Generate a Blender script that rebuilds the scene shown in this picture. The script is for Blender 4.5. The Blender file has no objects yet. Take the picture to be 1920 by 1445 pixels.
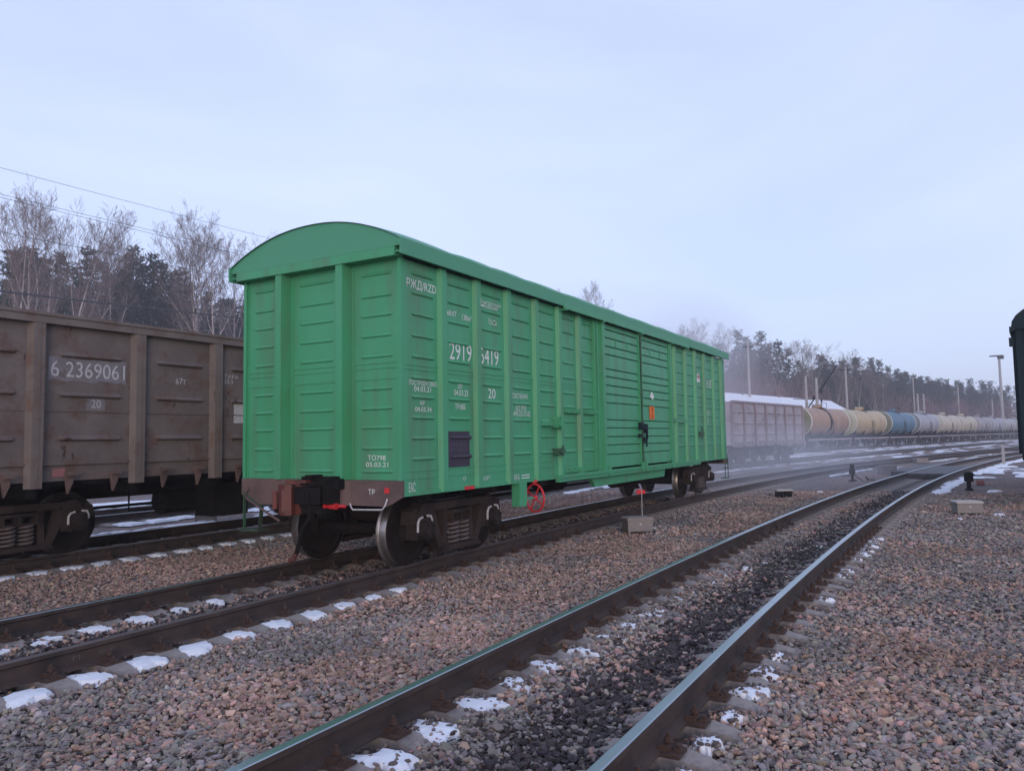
import bpy, math, random
import numpy as np
from mathutils import Vector, Matrix, noise as mnoise
random.seed(7); rng = np.random.default_rng(7)
PI = math.pi
scn = bpy.context.scene
COL = scn.collection

# ------------------------------------------------------------------ camera
CAM = Vector((-7.3068, -7.0901, 1.619)); YAW, PITCH, ROLL = 0.5195, 0.0707, -0.0169
F_ = Vector((math.cos(PITCH)*math.cos(YAW), math.cos(PITCH)*math.sin(YAW), math.sin(PITCH)))
R0 = Vector((math.sin(YAW), -math.cos(YAW), 0)); U0 = R0.cross(F_)
R_ = math.cos(ROLL)*R0 + math.sin(ROLL)*U0
U_ = -math.sin(ROLL)*R0 + math.cos(ROLL)*U0
cd = bpy.data.cameras.new('camera'); cam = bpy.data.objects.new('camera', cd); COL.objects.link(cam)
M4 = Matrix((( R_.x, U_.x, -F_.x, CAM.x), (R_.y, U_.y, -F_.y, CAM.y), (R_.z, U_.z, -F_.z, CAM.z), (0, 0, 0, 1)))
cam.matrix_world = M4
cd.sensor_fit = 'HORIZONTAL'; cd.sensor_width = 36.0; cd.lens = 1427.57/1920*36
cd.clip_start = 0.05; cd.clip_end = 4000
scn.camera = cam

# ------------------------------------------------------------------ world, sun, exposure
SUN_EL, SUN_AZ = math.radians(9), math.radians(215)      # azimuth measured from +x towards +y
world = bpy.data.worlds.new('World'); scn.world = world; world.use_nodes = True
nt = world.node_tree; nt.nodes.clear()
wo = nt.nodes.new('ShaderNodeOutputWorld'); bg = nt.nodes.new('ShaderNodeBackground')
sky = nt.nodes.new('ShaderNodeTexSky'); sky.sky_type = 'NISHITA'; sky.sun_disc = False
sky.sun_elevation = SUN_EL; sky.sun_rotation = PI/2 - SUN_AZ
sky.air_density = 1.0; sky.dust_density = 0.6; sky.ozone_density = 2.0
tc = nt.nodes.new('ShaderNodeTexCoord'); mp = nt.nodes.new('ShaderNodeMapping')
mp.inputs['Scale'].default_value = (1.0, 1.0, 3.2); mp.inputs['Rotation'].default_value = (0.25, 0.1, 0.6)
cn = nt.nodes.new('ShaderNodeTexNoise'); cn.inputs['Scale'].default_value = 1.6; cn.inputs['Detail'].default_value = 5; cn.inputs['Distortion'].default_value = 0.5
cr = nt.nodes.new('ShaderNodeMapRange'); cr.inputs['From Min'].default_value = 0.35; cr.inputs['From Max'].default_value = 0.68
cr.inputs['To Min'].default_value = 0.66; cr.inputs['To Max'].default_value = 0.88
mx = nt.nodes.new('ShaderNodeMix'); mx.data_type = 'RGBA'
mx.inputs['B'].default_value = (4.66, 5.32, 7.75, 1)         # thin even cloud veil, in the sky texture's own units
nt.links.new(tc.outputs['Generated'], mp.inputs['Vector']); nt.links.new(mp.outputs[0], cn.inputs['Vector'])
nt.links.new(cn.outputs['Fac'], cr.inputs['Value']); nt.links.new(cr.outputs[0], mx.inputs['Factor'])
nt.links.new(sky.outputs[0], mx.inputs['A']); nt.links.new(mx.outputs['Result'], bg.inputs['Color'])
bg.inputs['Strength'].default_value = 0.15
nt.links.new(bg.outputs[0], wo.inputs['Surface'])
sd = bpy.data.lights.new('sun', 'SUN'); sd.energy = 1.1; sd.angle = math.radians(22); sd.color = (1.0, 0.82, 0.68)
sun = bpy.data.objects.new('sun', sd); COL.objects.link(sun)
sdir = Vector((math.cos(SUN_EL)*math.cos(SUN_AZ), math.cos(SUN_EL)*math.sin(SUN_AZ), math.sin(SUN_EL)))
sun.rotation_euler = sdir.to_track_quat('Z', 'Y').to_euler()
vs = scn.view_settings; vs.view_transform = 'Standard'; vs.look = 'None'; vs.exposure = 0.25; vs.gamma = 1.0; vs.use_curve_mapping = False
scn.cycles.use_denoising = True; scn.cycles.max_bounces = 6; scn.cycles.volume_bounces = 2
scn.cycles.transparent_max_bounces = 8

# ------------------------------------------------------------------ materials
def mat(name, c1, c2=None, scale=3.0, rough=0.75, metal=0.0, bump=0.15, bscale=None, dirt=None, dirt_amt=0.0, dirt_scale=1.5,
        streak=False, chips=None, spec=0.4, rvar=0.0):
    m = bpy.data.materials.new(name); m.use_nodes = True; t = m.node_tree; N = t.nodes; L = t.links
    b = N['Principled BSDF']; b.inputs['Roughness'].default_value = rough; b.inputs['Metallic'].default_value = metal
    b.inputs['Specular IOR Level'].default_value = spec
    g = N.new('ShaderNodeTexCoord')
    n1 = N.new('ShaderNodeTexNoise'); n1.inputs['Scale'].default_value = scale; n1.inputs['Detail'].default_value = 6; n1.inputs['Roughness'].default_value = 0.6
    L.new(g.outputs['Object'], n1.inputs['Vector'])
    mr = N.new('ShaderNodeMapRange'); mr.inputs['From Min'].default_value = 0.3; mr.inputs['From Max'].default_value = 0.7
    L.new(n1.outputs['Fac'], mr.inputs['Value'])
    mxc = N.new('ShaderNodeMix'); mxc.data_type = 'RGBA'
    mxc.inputs['A'].default_value = (*c1, 1); mxc.inputs['B'].default_value = (*(c2 or c1), 1)
    L.new(mr.outputs[0], mxc.inputs['Factor']); out = mxc.outputs['Result']
    if dirt:
        mpp = N.new('ShaderNodeMapping'); L.new(g.outputs['Object'], mpp.inputs['Vector'])
        if streak: mpp.inputs['Scale'].default_value = (1, 1, 0.12)
        n2 = N.new('ShaderNodeTexNoise'); n2.inputs['Scale'].default_value = dirt_scale; n2.inputs['Detail'].default_value = 8; n2.inputs['Roughness'].default_value = 0.65
        L.new(mpp.outputs[0], n2.inputs['Vector'])
        r2 = N.new('ShaderNodeMapRange'); r2.inputs['From Min'].default_value = 0.62 - 0.25*dirt_amt; r2.inputs['From Max'].default_value = 0.78 - 0.1*dirt_amt
        L.new(n2.outputs['Fac'], r2.inputs['Value'])
        m2 = N.new('ShaderNodeMix'); m2.data_type = 'RGBA'; m2.inputs['B'].default_value = (*dirt, 1)
        L.new(r2.outputs[0], m2.inputs['Factor']); L.new(out, m2.inputs['A']); out = m2.outputs['Result']
    if chips:                                             # small flakes and scratches
        cc, csc, cth, cst = chips
        mc = N.new('ShaderNodeMapping'); mc.inputs['Scale'].default_value = (1, 1, cst); L.new(g.outputs['Object'], mc.inputs['Vector'])
        n4 = N.new('ShaderNodeTexNoise'); n4.inputs['Scale'].default_value = csc; n4.inputs['Detail'].default_value = 10; n4.inputs['Roughness'].default_value = 0.7; L.new(mc.outputs[0], n4.inputs['Vector'])
        r4 = N.new('ShaderNodeMapRange'); r4.inputs['From Min'].default_value = cth; r4.inputs['From Max'].default_value = cth+.03; L.new(n4.outputs['Fac'], r4.inputs['Value'])
        m4 = N.new('ShaderNodeMix'); m4.data_type = 'RGBA'; m4.inputs['B'].default_value = (*cc, 1); L.new(r4.outputs[0], m4.inputs['Factor']); L.new(out, m4.inputs['A']); out = m4.outputs['Result']
    L.new(out, b.inputs['Base Color'])
    if rvar:
        r3 = N.new('ShaderNodeMapRange'); r3.inputs['To Min'].default_value = rough - rvar; r3.inputs['To Max'].default_value = rough + rvar
        L.new(n1.outputs['Fac'], r3.inputs['Value']); L.new(r3.outputs[0], b.inputs['Roughness'])
    if bump:
        n3 = N.new('ShaderNodeTexNoise'); n3.inputs['Scale'].default_value = bscale or scale*6; n3.inputs['Detail'].default_value = 4
        L.new(g.outputs['Object'], n3.inputs['Vector'])
        bp = N.new('ShaderNodeBump'); bp.inputs['Strength'].default_value = bump; bp.inputs['Distance'].default_value = 0.02
        L.new(n3.outputs['Fac'], bp.inputs['Height']); L.new(bp.outputs[0], b.inputs['Normal'])
    return m

M = {}
M['green'] = mat('green_paint', (0.046, 0.275, 0.118), (0.066, 0.315, 0.170), 0.7, 0.5, bump=0.22, bscale=1.7, dirt=(0.080, 0.195, 0.105), dirt_amt=0.55, dirt_scale=4, streak=True, rvar=0.08, chips=((.05,.11,.065), 6, .70, .35))
M['green_dirty'] = mat('dirty_green_paint', (0.035,0.12,0.07), (0.03,0.09,0.055), 6, .7, bump=.2, dirt=(.04,.04,.03), dirt_amt=.6)
M['green_roof'] = mat('green_roof_paint', (0.060, 0.265, 0.14), (0.068, 0.275, 0.16), 1.5, 0.55, bump=0.1, bscale=3)
M['white'] = mat('white_stencil_paint', (0.70, 0.72, 0.70), (0.55, 0.60, 0.57), 30, 0.7, bump=0)
M['red'] = mat('red_paint', (0.62, 0.03, 0.04), (0.5, 0.025, 0.03), 8, 0.5, bump=0.05)
M['orange'] = mat('orange_sticker', (0.75, 0.17, 0.02), (0.7, 0.14, 0.02), 8, 0.6, bump=0)
M['blackboard'] = mat('black_board_paint', (0.035, 0.03, 0.045), (0.045, 0.035, 0.055), 5, 0.7, bump=0.05)
M['boardtext'] = mat('worn_board_lettering', (0.12, 0.09, 0.14), (0.07, 0.055, 0.08), 40, 0.8, bump=0)
M['sill'] = mat('brown_sill_paint', (0.115, 0.075, 0.07), (0.14, 0.09, 0.08), 2.5, 0.65, bump=0.15, dirt=(0.05, 0.035, 0.032), dirt_amt=0.5)
M['redbrown'] = mat('red_lead_paint', (0.15, 0.042, 0.033), (0.10, 0.032, 0.027), 6, 0.6, bump=0.2, dirt=(0.06, 0.03, 0.025), dirt_amt=0.5, dirt_scale=6)
M['under'] = mat('black_underframe', (0.007, 0.006, 0.0065), (0.012, 0.010, 0.0095), 5, 0.8, bump=0.3, spec=0.12)
M['bogie'] = mat('bogie_steel', (0.027, 0.0185, 0.017), (0.046, 0.030, 0.025), 4, 0.8, bump=0.3, spec=.2, dirt=(0.009, 0.008, 0.008), dirt_amt=0.7)
M['spring'] = mat('spring_steel', (0.11, 0.085, 0.08), (0.075, 0.055, 0.05), 8, 0.6, bump=0.2)
M['wheel'] = mat('wheel_web_steel', (0.012, 0.009, 0.0085), (0.021, 0.0145, 0.013), 5, 0.8, bump=0.2, spec=0.12)
M['tread'] = mat('polished_tread', (0.40, 0.36, 0.34), (0.27, 0.24, 0.22), 10, 0.36, metal=0.9, bump=0.05)
M['rail'] = mat('rusty_rail_side', (0.044, 0.029, 0.025), (0.060, 0.038, 0.031), 3, 0.8, bump=0.25, dirt=(0.018, 0.014, 0.0135), dirt_amt=0.8, dirt_scale=2.5)
M['railtop'] = mat('polished_rail_head', (0.36, 0.42, 0.43), (0.28, 0.33, 0.35), 1.5, 0.28, metal=0.9, bump=0.03)
M['raildull'] = mat('dull_rail_head', (0.14, 0.115, 0.11), (0.10, 0.08, 0.08), 1.5, 0.5, metal=0.4, bump=0.05)
M['concrete'] = mat('sleeper_concrete', (0.27, 0.235, 0.215), (0.20, 0.17, 0.16), 6, 0.9, bump=0.3, bscale=30, dirt=(0.06, 0.05, 0.048), dirt_amt=0.75, dirt_scale=3)
M['rust'] = mat('rusty_fastening', (0.065, 0.034, 0.025), (0.045, 0.027, 0.022), 12, 0.85, bump=0.4)
M['gond'] = mat('weathered_gondola_paint', (0.155, 0.127, 0.120), (0.105, 0.084, 0.080), 2.2, 0.85, bump=0.35, bscale=5, dirt=(0.105, 0.050, 0.034), dirt_amt=0.5, dirt_scale=3.2, streak=False, chips=((.055,.028,.022), 3.5, .615, .45))
M['gondpost'] = mat('gondola_post_paint', (0.168, 0.137, 0.126), (0.120, 0.096, 0.089), 2, 0.8, bump=0.2, dirt=(0.12, 0.065, 0.045), dirt_amt=0.35, dirt_scale=4, chips=((.05,.03,.024), 7, .63, .3))
M['patch'] = mat('grey_number_patch', (0.20, 0.19, 0.215), (0.15, 0.13, 0.135), 5, 0.85, bump=0.05, chips=((.125,.10,.092), 4, .58, .6))
M['faint'] = mat('faded_white_lettering', (0.55, 0.54, 0.56), (0.30, 0.28, 0.29), 22, 0.85, bump=0)
M['chalk'] = mat('old_chalk_mark', (.17,.14,.13), (.07,.055,.05), 40, .9, bump=0)
M['pinkpaint'] = mat('faded_pink_plate', (0.30, 0.13, 0.13), (0.22, 0.1, 0.1), 8, 0.8, bump=0)
M['fargond'] = mat('pale_grey_gondola', (0.41, 0.365, 0.385), (0.36, 0.32, 0.345), 0.8, 0.85, bump=0.1, dirt=(0.22, 0.18, 0.18), dirt_amt=0.6)
M['fargpost'] = mat('pale_grey_gondola_post', (0.30, 0.25, 0.27), None, 1, 0.85, bump=0.1)
M['box'] = mat('grey_cable_box', (0.24, 0.21, 0.195), (0.20, 0.175, 0.165), 6, 0.8, bump=0.15)
M['boxlid'] = mat('pale_box_lid', (0.42, 0.40, 0.37), (0.36, 0.34, 0.32), 6, 0.8, bump=0.15)
M['snow'] = mat('snow', (0.76, 0.78, 0.83), (0.62, 0.63, 0.67), 7, 0.7, bump=0.5, bscale=18, spec=0.2)
M['deck'] = mat('dark_crossing_deck', (0.085, 0.08, 0.085), (0.06, 0.058, 0.062), 3, 0.7, bump=0.3)
M['darkgreen'] = mat('very_dark_green_paint', (0.012, 0.024, 0.03), (0.012, 0.022, 0.028), 2, 0.7, bump=0.1, spec=0.1)
M['pole'] = mat('pole_concrete', (0.36, 0.34, 0.33), (0.30, 0.28, 0.28), 2, 0.9, bump=0.1)
M['woodpole'] = mat('grey_wood_pole', (0.20, 0.17, 0.15), (0.15, 0.13, 0.12), 3, 0.9, bump=0.2)
M['wire'] = mat('dark_wire', (0.06, 0.06, 0.07), None, 3, 0.6, bump=0)
M['birch'] = mat('pale_bark', (0.42, 0.36, 0.34), (0.30, 0.25, 0.24), 1.5, 0.9, bump=0.2, dirt=(0.06, 0.05, 0.05), dirt_amt=0.35, dirt_scale=3)
M['twig'] = mat('bare_twigs', (0.17, 0.12, 0.11), (0.13, 0.095, 0.09), 1, 0.9, bump=0)
M['brush'] = mat('reddish_brush', (0.26, 0.150, 0.150), (0.19, 0.118, 0.125), 0.3, 0.9, bump=0)
M['pine'] = mat('pine_needles', (0.016, 0.026, 0.020), (0.030, 0.040, 0.026), 0.8, 0.85, bump=0, dirt=(0.05, 0.036, 0.026), dirt_amt=0.3, dirt_scale=0.7)
M['pinebark'] = mat('pine_bark', (0.15, 0.09, 0.06), (0.09, 0.06, 0.045), 2, 0.9, bump=0.3)
M['shed'] = mat('shed_wall', (0.22, 0.2, 0.2), (0.17, 0.15, 0.15), 1, 0.9, bump=0.1)
M['weed'] = mat('dry_weed', (0.13, 0.07, 0.04), (0.09, 0.05, 0.035), 3, 0.9, bump=0)

# ------------------------------------------------------------------ mesh helpers
class MB:
    def __init__(s): s.v = []; s.f = []; s.mi = []
    def add(s, vs, fs, mi=0):
        o = len(s.v); s.v += [tuple(p) for p in vs]; s.f += [tuple(i+o for i in f) for f in fs]; s.mi += [mi]*len(fs)
    def box(s, x0, x1, y0, y1, z0, z1, mi=0):
        s.add([(x0,y0,z0),(x1,y0,z0),(x1,y1,z0),(x0,y1,z0),(x0,y0,z1),(x1,y0,z1),(x1,y1,z1),(x0,y1,z1)],
              [(0,3,2,1),(4,5,6,7),(0,1,5,4),(1,2,6,5),(2,3,7,6),(3,0,4,7)], mi)
    def bar(s, p0, p1, w, h, mi=0, up=(0,0,1)):
        p0, p1 = Vector(p0), Vector(p1); d = (p1-p0).normalized(); a = d.cross(Vector(up))
        if a.length < 1e-4: a = d.cross(Vector((0,1,0)))
        a.normalize(); b = a.cross(d)
        vs = [p+a*sx*w/2+b*sy*h/2 for p in (p0,p1) for sx,sy in ((-1,-1),(1,-1),(1,1),(-1,1))]
        s.add(vs, [(0,3,2,1),(4,5,6,7),(0,1,5,4),(1,2,6,5),(2,3,7,6),(3,0,4,7)], mi)
    def tube(s, pts, r, n=6, mi=0, cap=True):
        pts = [Vector(p) for p in pts]; rs = r if isinstance(r, (list, tuple)) else [r]*len(pts)
        vs = []; ref = None
        for i, p in enumerate(pts):
            d = (pts[min(i+1,len(pts)-1)]-pts[max(i-1,0)]).normalized()
            if ref is None: ref = Vector((0,0,1)) if abs(d.z) < .9 else Vector((1,0,0))
            a = d.cross(ref)
            if a.length < 1e-4: a = d.cross(Vector((0,1,0)))
            a.normalize(); b = d.cross(a); ref = -b if False else ref
            for k in range(n):
                t = 2*PI*k/n; vs.append(p + (a*math.cos(t)+b*math.sin(t))*rs[i])
        fs = [(i*n+k, i*n+(k+1)%n, (i+1)*n+(k+1)%n, (i+1)*n+k) for i in range(len(pts)-1) for k in range(n)]
        if cap: fs += [tuple(reversed(range(n))), tuple(range((len(pts)-1)*n, len(pts)*n))]
        s.add(vs, fs, mi)
    def cyl(s, p0, p1, r, n=12, mi=0, r2=None): s.tube([p0, p1], [r, r if r2 is None else r2], n, mi)
    def prism(s, poly, axis, a0, a1, mi=0):      # poly in the two other axes (xz for y, yz for x, xy for z)
        def P(u, v, w): return {'y': (u,w,v), 'x': (w,u,v), 'z': (u,v,w)}[axis]
        n = len(poly)
        vs = [P(u,v,a0) for u,v in poly] + [P(u,v,a1) for u,v in poly]
        s.add(vs, [tuple(range(n)), tuple(reversed(range(n,2*n)))] + [(i,i+n,(i+1)%n+n,(i+1)%n) for i in range(n)], mi)
    def lathe(s, prof, axis='y', c=(0,0,0), n=24, mis=None):   # prof: list of (a, r)
        vs = []; fs = []; mi = []
        for a, r in prof:
            for k in range(n):
                t = 2*PI*k/n; u, v = r*math.cos(t), r*math.sin(t)
                p = {'y': (u,a,v), 'x': (a,u,v), 'z': (u,v,a)}[axis]
                vs.append((p[0]+c[0], p[1]+c[1], p[2]+c[2]))
        for i in range(len(prof)-1):
            for k in range(n):
                fs.append((i*n+k, i*n+(k+1)%n, (i+1)*n+(k+1)%n, (i+1)*n+k)); mi.append(mis[i] if mis else 0)
        o = len(s.v); s.v += vs; s.f += [tuple(i+o for i in f) for f in fs]; s.mi += mi
    def mesh(s, name, mats, smooth=False, recalc=True):
        me = bpy.data.meshes.new(name); me.from_pydata(s.v, [], s.f)
        for m in (mats if isinstance(mats, (list, tuple)) else [mats]): me.materials.append(m)
        if any(s.mi): me.polygons.foreach_set('material_index', s.mi)
        if recalc:
            import bmesh
            b = bmesh.new(); b.from_mesh(me); bmesh.ops.recalc_face_normals(b, faces=b.faces); b.to_mesh(me); b.free()
        if smooth: me.polygons.foreach_set('use_smooth', [True]*len(me.polygons)); me.set_sharp_from_angle(angle=math.radians(40))
        me.update(); return me
    def build(s, name, mats, parent=None, smooth=False, loc=None):
        return inst(name, s.mesh(name, mats, smooth), parent, loc)
def inst(name, me, parent=None, loc=None, rotz=0, rot=None):
    o = bpy.data.objects.new(name, me); COL.objects.link(o)
    if parent is not None: o.parent = parent
    if loc is not None: o.location = loc
    if rotz: o.rotation_euler = (0,0,rotz)
    if rot: o.rotation_euler = rot
    return o
def tag(o, label=None, cat=None, group=None, kind=None):
    if label: o['label'] = label
    if cat: o['category'] = cat
    if group: o['group'] = group
    if kind: o['kind'] = kind
    return o
def thing(name, label, cat, loc=(0,0,0), rotz=0, group=None):
    o = bpy.data.objects.new(name, None); COL.objects.link(o); o.location = loc; o.rotation_euler = (0,0,rotz); o.empty_display_size = .3
    return tag(o, label, cat, group)
def copy_tree(o, parent=None, depth=0):
    c = o.copy(); COL.objects.link(c)
    if parent is not None: c.parent = parent
    for ch in KIDS.get(o.name, []) : copy_tree(ch, c)
    return c
KIDS = {}
def index_kids():
    KIDS.clear()
    for o in bpy.data.objects:
        if o.parent: KIDS.setdefault(o.parent.name, []).append(o)

_dg = None
def text_mesh(s):
    cu = bpy.data.curves.new('lettering', 'FONT'); cu.body = s; cu.resolution_u = 3; cu.space_line = 0.9
    o = bpy.data.objects.new('lettering', cu); COL.objects.link(o); bpy.context.view_layer.update()
    me = bpy.data.meshes.new_from_object(o.evaluated_get(bpy.context.evaluated_depsgraph_get()))
    bpy.data.objects.remove(o); bpy.data.curves.remove(cu); return me
def lettering(s, parent, a0, a1, z0, z1, plane, pos, m, name='lettering'):
    """plane 'side': faces -y, a = x;  plane 'end': faces -x, a runs along -y."""
    me = text_mesh(s); n = len(me.vertices); co = np.empty(n*3); me.vertices.foreach_get('co', co); co = co.reshape(-1,3)
    mn, mxx = co.min(0), co.max(0); u = (co[:,0]-mn[0])/(mxx[0]-mn[0]); v = (co[:,1]-mn[1])/(mxx[1]-mn[1])
    out = np.zeros_like(co)
    if plane == 'side': out[:,0] = a0+(a1-a0)*u; out[:,1] = pos; out[:,2] = z0+(z1-z0)*v
    else: out[:,1] = a0+(a1-a0)*u; out[:,0] = pos; out[:,2] = z0+(z1-z0)*v
    me.vertices.foreach_set('co', out.ravel()); me.materials.clear(); me.materials.append(m); me.update()
    return inst(name, me, parent)

# ------------------------------------------------------------------ tracks as paths
class Track:
    def __init__(s, y0, x0, R, hmax): s.y0, s.x0, s.R, s.h = y0, x0, R, hmax
    def at(s, t, off=0.0):           # t: distance along (= x on the straight); off: to the left (+)
        if t <= s.x0: p = Vector((t, s.y0, 0)); a = 0.0
        else:
            d = t-s.x0; a = min(d/s.R, s.h); p = Vector((s.x0+s.R*math.sin(a), s.y0-s.R*(1-math.cos(a)), 0))
            if d/s.R > s.h: e = d-s.R*s.h; p += Vector((math.cos(a), -math.sin(a), 0))*e
        return p + Vector((math.sin(a), math.cos(a), 0))*off, -a
TA = Track(0.0, 8.0, 165.0, 0.22); TM = Track(-4.70, -2.0, 280.0, 0.235); TG = Track(5.62, 10.0, 200.0, 0.19); TT = Track(11.1, 30.0, 250.0, 0.20)
ZB = -0.18
RAILP = [(-.036,-.005),(-.029,0),(.029,0),(.036,-.005),(.0375,-.038),(.010,-.055),(.010,-.142),(.074,-.166),(.075,-.18),(-.075,-.18),(-.074,-.166),(-.010,-.142),(-.010,-.055),(-.0375,-.038)]
def rail_mesh(tr, off, t0, t1, step, topmat):
    mb = MB(); n = len(RAILP); ts = np.arange(t0, t1+step*.5, step)
    for t in ts:
        for (u, z) in RAILP:
            p, a = tr.at(t, off+u); mb.v.append((p.x, p.y, z))
    for i in range(len(ts)-1):
        for k in range(n):
            mb.f.append((i*n+k, i*n+(k+1)%n, (i+1)*n+(k+1)%n, (i+1)*n+k)); mb.mi.append(1 if k in (0,1,2) else 0)
    mb.f.append(tuple(range(n))); mb.mi.append(0)
    return mb.mesh('rail', [M['rail'], topmat])
def sleeper_mesh(seed):
    r = random.Random(seed); mb = MB()
    st = [(-1.24,-.235,.06),(-1.12,-.205,.085),(-1.0,-.190,.09),(-.62,-.188,.09),(-.42,-.225,.095),(0,-.238,.10),(.42,-.225,.095),(.62,-.188,.09),(1.0,-.190,.09),(1.12,-.205,.085),(1.24,-.235,.06)]
    for y, z, h in st:
        j = lambda: r.uniform(-.006,.006)
        mb.v += [(-h-.05,y,-.36),(-h+j(),y+j(),z+j()*.6),(h+j(),y+j(),z+j()*.6),(h+.05,y,-.36)]
    for i in range(len(st)-1):
        for k in range(3): mb.f.append((i*4+k, i*4+k+1, (i+1)*4+k+1, (i+1)*4+k)); mb.mi.append(0)
    mb.f += [(0,1,2,3), tuple((len(st)-1)*4+k for k in (3,2,1,0))]; mb.mi += [0,0]
    return mb.mesh('sleeper', M['concrete'])
SLEEP = [sleeper_mesh(i) for i in range(4)]
def fastening_mesh():
    mb = MB(); mb.box(-.075,.075,-.19,.19,-.186,-.170)
    for s in (-1,1):
        mb.box(-.045,.045,s*.055 if s>0 else -.125,.125 if s>0 else -.055,-.170,-.135)
        mb.cyl((.0,s*.105,-.14),(.0,s*.105,-.075),.013,6); mb.cyl((0,s*.105,-.125),(0,s*.105,-.098),.026,6)
        mb.cyl((.0,s*.165,-.172),(.0,s*.165,-.13),.017,6); mb.box(-.03,.03,s*.165-.02,s*.165+.02,-.17,-.15)
    return mb.mesh('fastening', M['rust'])
FAST = fastening_mesh()
GA = 0.7975
def build_track(tr, label, t0, t1, ts0, ds, n_ind, t_fast, topR, topL, tstuff, step=1.0):
    root = thing('railway_track', label, 'railway track')
    inst('rail', rail_mesh(tr, -GA, t0, t1, step, topR), root); inst('rail', rail_mesh(tr, GA, t0, t1, step, topL), root)
    k = 0; t = ts0
    while k < n_ind and t < t1:
        p, a = tr.at(t); s = inst('sleeper', SLEEP[k%4], root, (p.x, p.y, random.uniform(-.004,.004)), a + random.uniform(-.01,.01))
        if t < t_fast:
            for off in (-GA, GA): inst('fastening', FAST, s, (random.uniform(-.01,.01), off, 0))
        t += ds; k += 1
    if t < tstuff:
        mb = MB()
        while t < min(t1, tstuff):
            p, a = tr.at(t); c, sn = math.cos(a), math.sin(a)
            for (x0,x1,y0,y1) in ((-.12,.12,-1.3,1.3),):
                vs = [(x0,y0,-.2),(x1,y0,-.2),(x1,y1,-.2),(x0,y1,-.2),(x0,y0,-.3),(x1,y0,-.3),(x1,y1,-.3),(x0,y1,-.3)]
                vs = [(p.x+c*x-sn*y, p.y+sn*x+c*y, z) for x,y,z in vs]
                mb.add(vs, [(0,1,2,3),(0,1,5,4),(1,2,6,5),(2,3,7,6),(3,0,4,7)])
            t += ds
        o = mb.build('sleeper_row', M['concrete'], root); o['kind'] = 'stuff'
    return root
A_S0, A_DS = -5.79, 0.488; M_S0, M_DS = -5.51, 0.512; G_S0, G_DS = -5.07, 0.48
ta_root = build_track(TA, 'track under the green boxcar', -9, 110, A_S0, A_DS, 125, 6, M['raildull'], M['railtop'], 110)
build_track(TM, 'empty track curving right in the foreground with two shiny rails', -9, 200, M_S0, M_DS, 130, 9, M['railtop'], M['railtop'], 160)
build_track(TG, 'track under the brown gondola wagon', -9, 130, G_S0, G_DS, 40, 3, M['railtop'], M['railtop'], 90)
build_track(TT, 'track behind under the row of tank wagons', -12, 300, -11, .5, 60, -99, M['railtop'], M['railtop'], 120, 2.0)

for t_, a0, a1 in (('П', -3.60, -3.54), ('СНЛ', -3.38, -3.24)): lettering(t_, ta_root, a0, a1, -.115, -.083, 'side', -GA-.0125, M['chalk'])
# ------------------------------------------------------------------ ground, hill
EDGE = [(-200,150),(-60,118),(0,80),(32,63),(48,57),(80,42),(117,30),(207,0),(253,-17),(310,-30),(420,-52),(700,-108)]
def edge_y(x):
    for (a,b),(c,d) in zip(EDGE, EDGE[1:]):
        if a <= x <= c: return b+(d-b)*(x-a)/(c-a)
    return EDGE[0][1] if x < EDGE[0][0] else EDGE[-1][1]
def hill(x, y):
    d = (y-edge_y(x))*0.88 + 14
    if d <= 0: return -.26
    fall = max(0.25, 1-max(0, x-60)/320)
    return -.26 + min(d*.16, 5+d*.06, 16)*fall
gx_ = np.concatenate([np.arange(-60,40,4.0), np.arange(40,200,8.0), np.arange(200,900,30.0)])
gy_ = np.concatenate([np.arange(-420,-40,30.0), np.arange(-40,20,4.0), np.arange(20,140,6.0), np.arange(140,420,28.0)])
mb = MB()
for x in gx_:
    for y in gy_:
        mb.v.append((x, y, hill(x,y)))
ny = len(gy_)
for i in range(len(gx_)-1):
    for j in range(ny-1): mb.f.append((i*ny+j, (i+1)*ny+j, (i+1)*ny+j+1, i*ny+j+1)); mb.mi.append(0)
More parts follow.
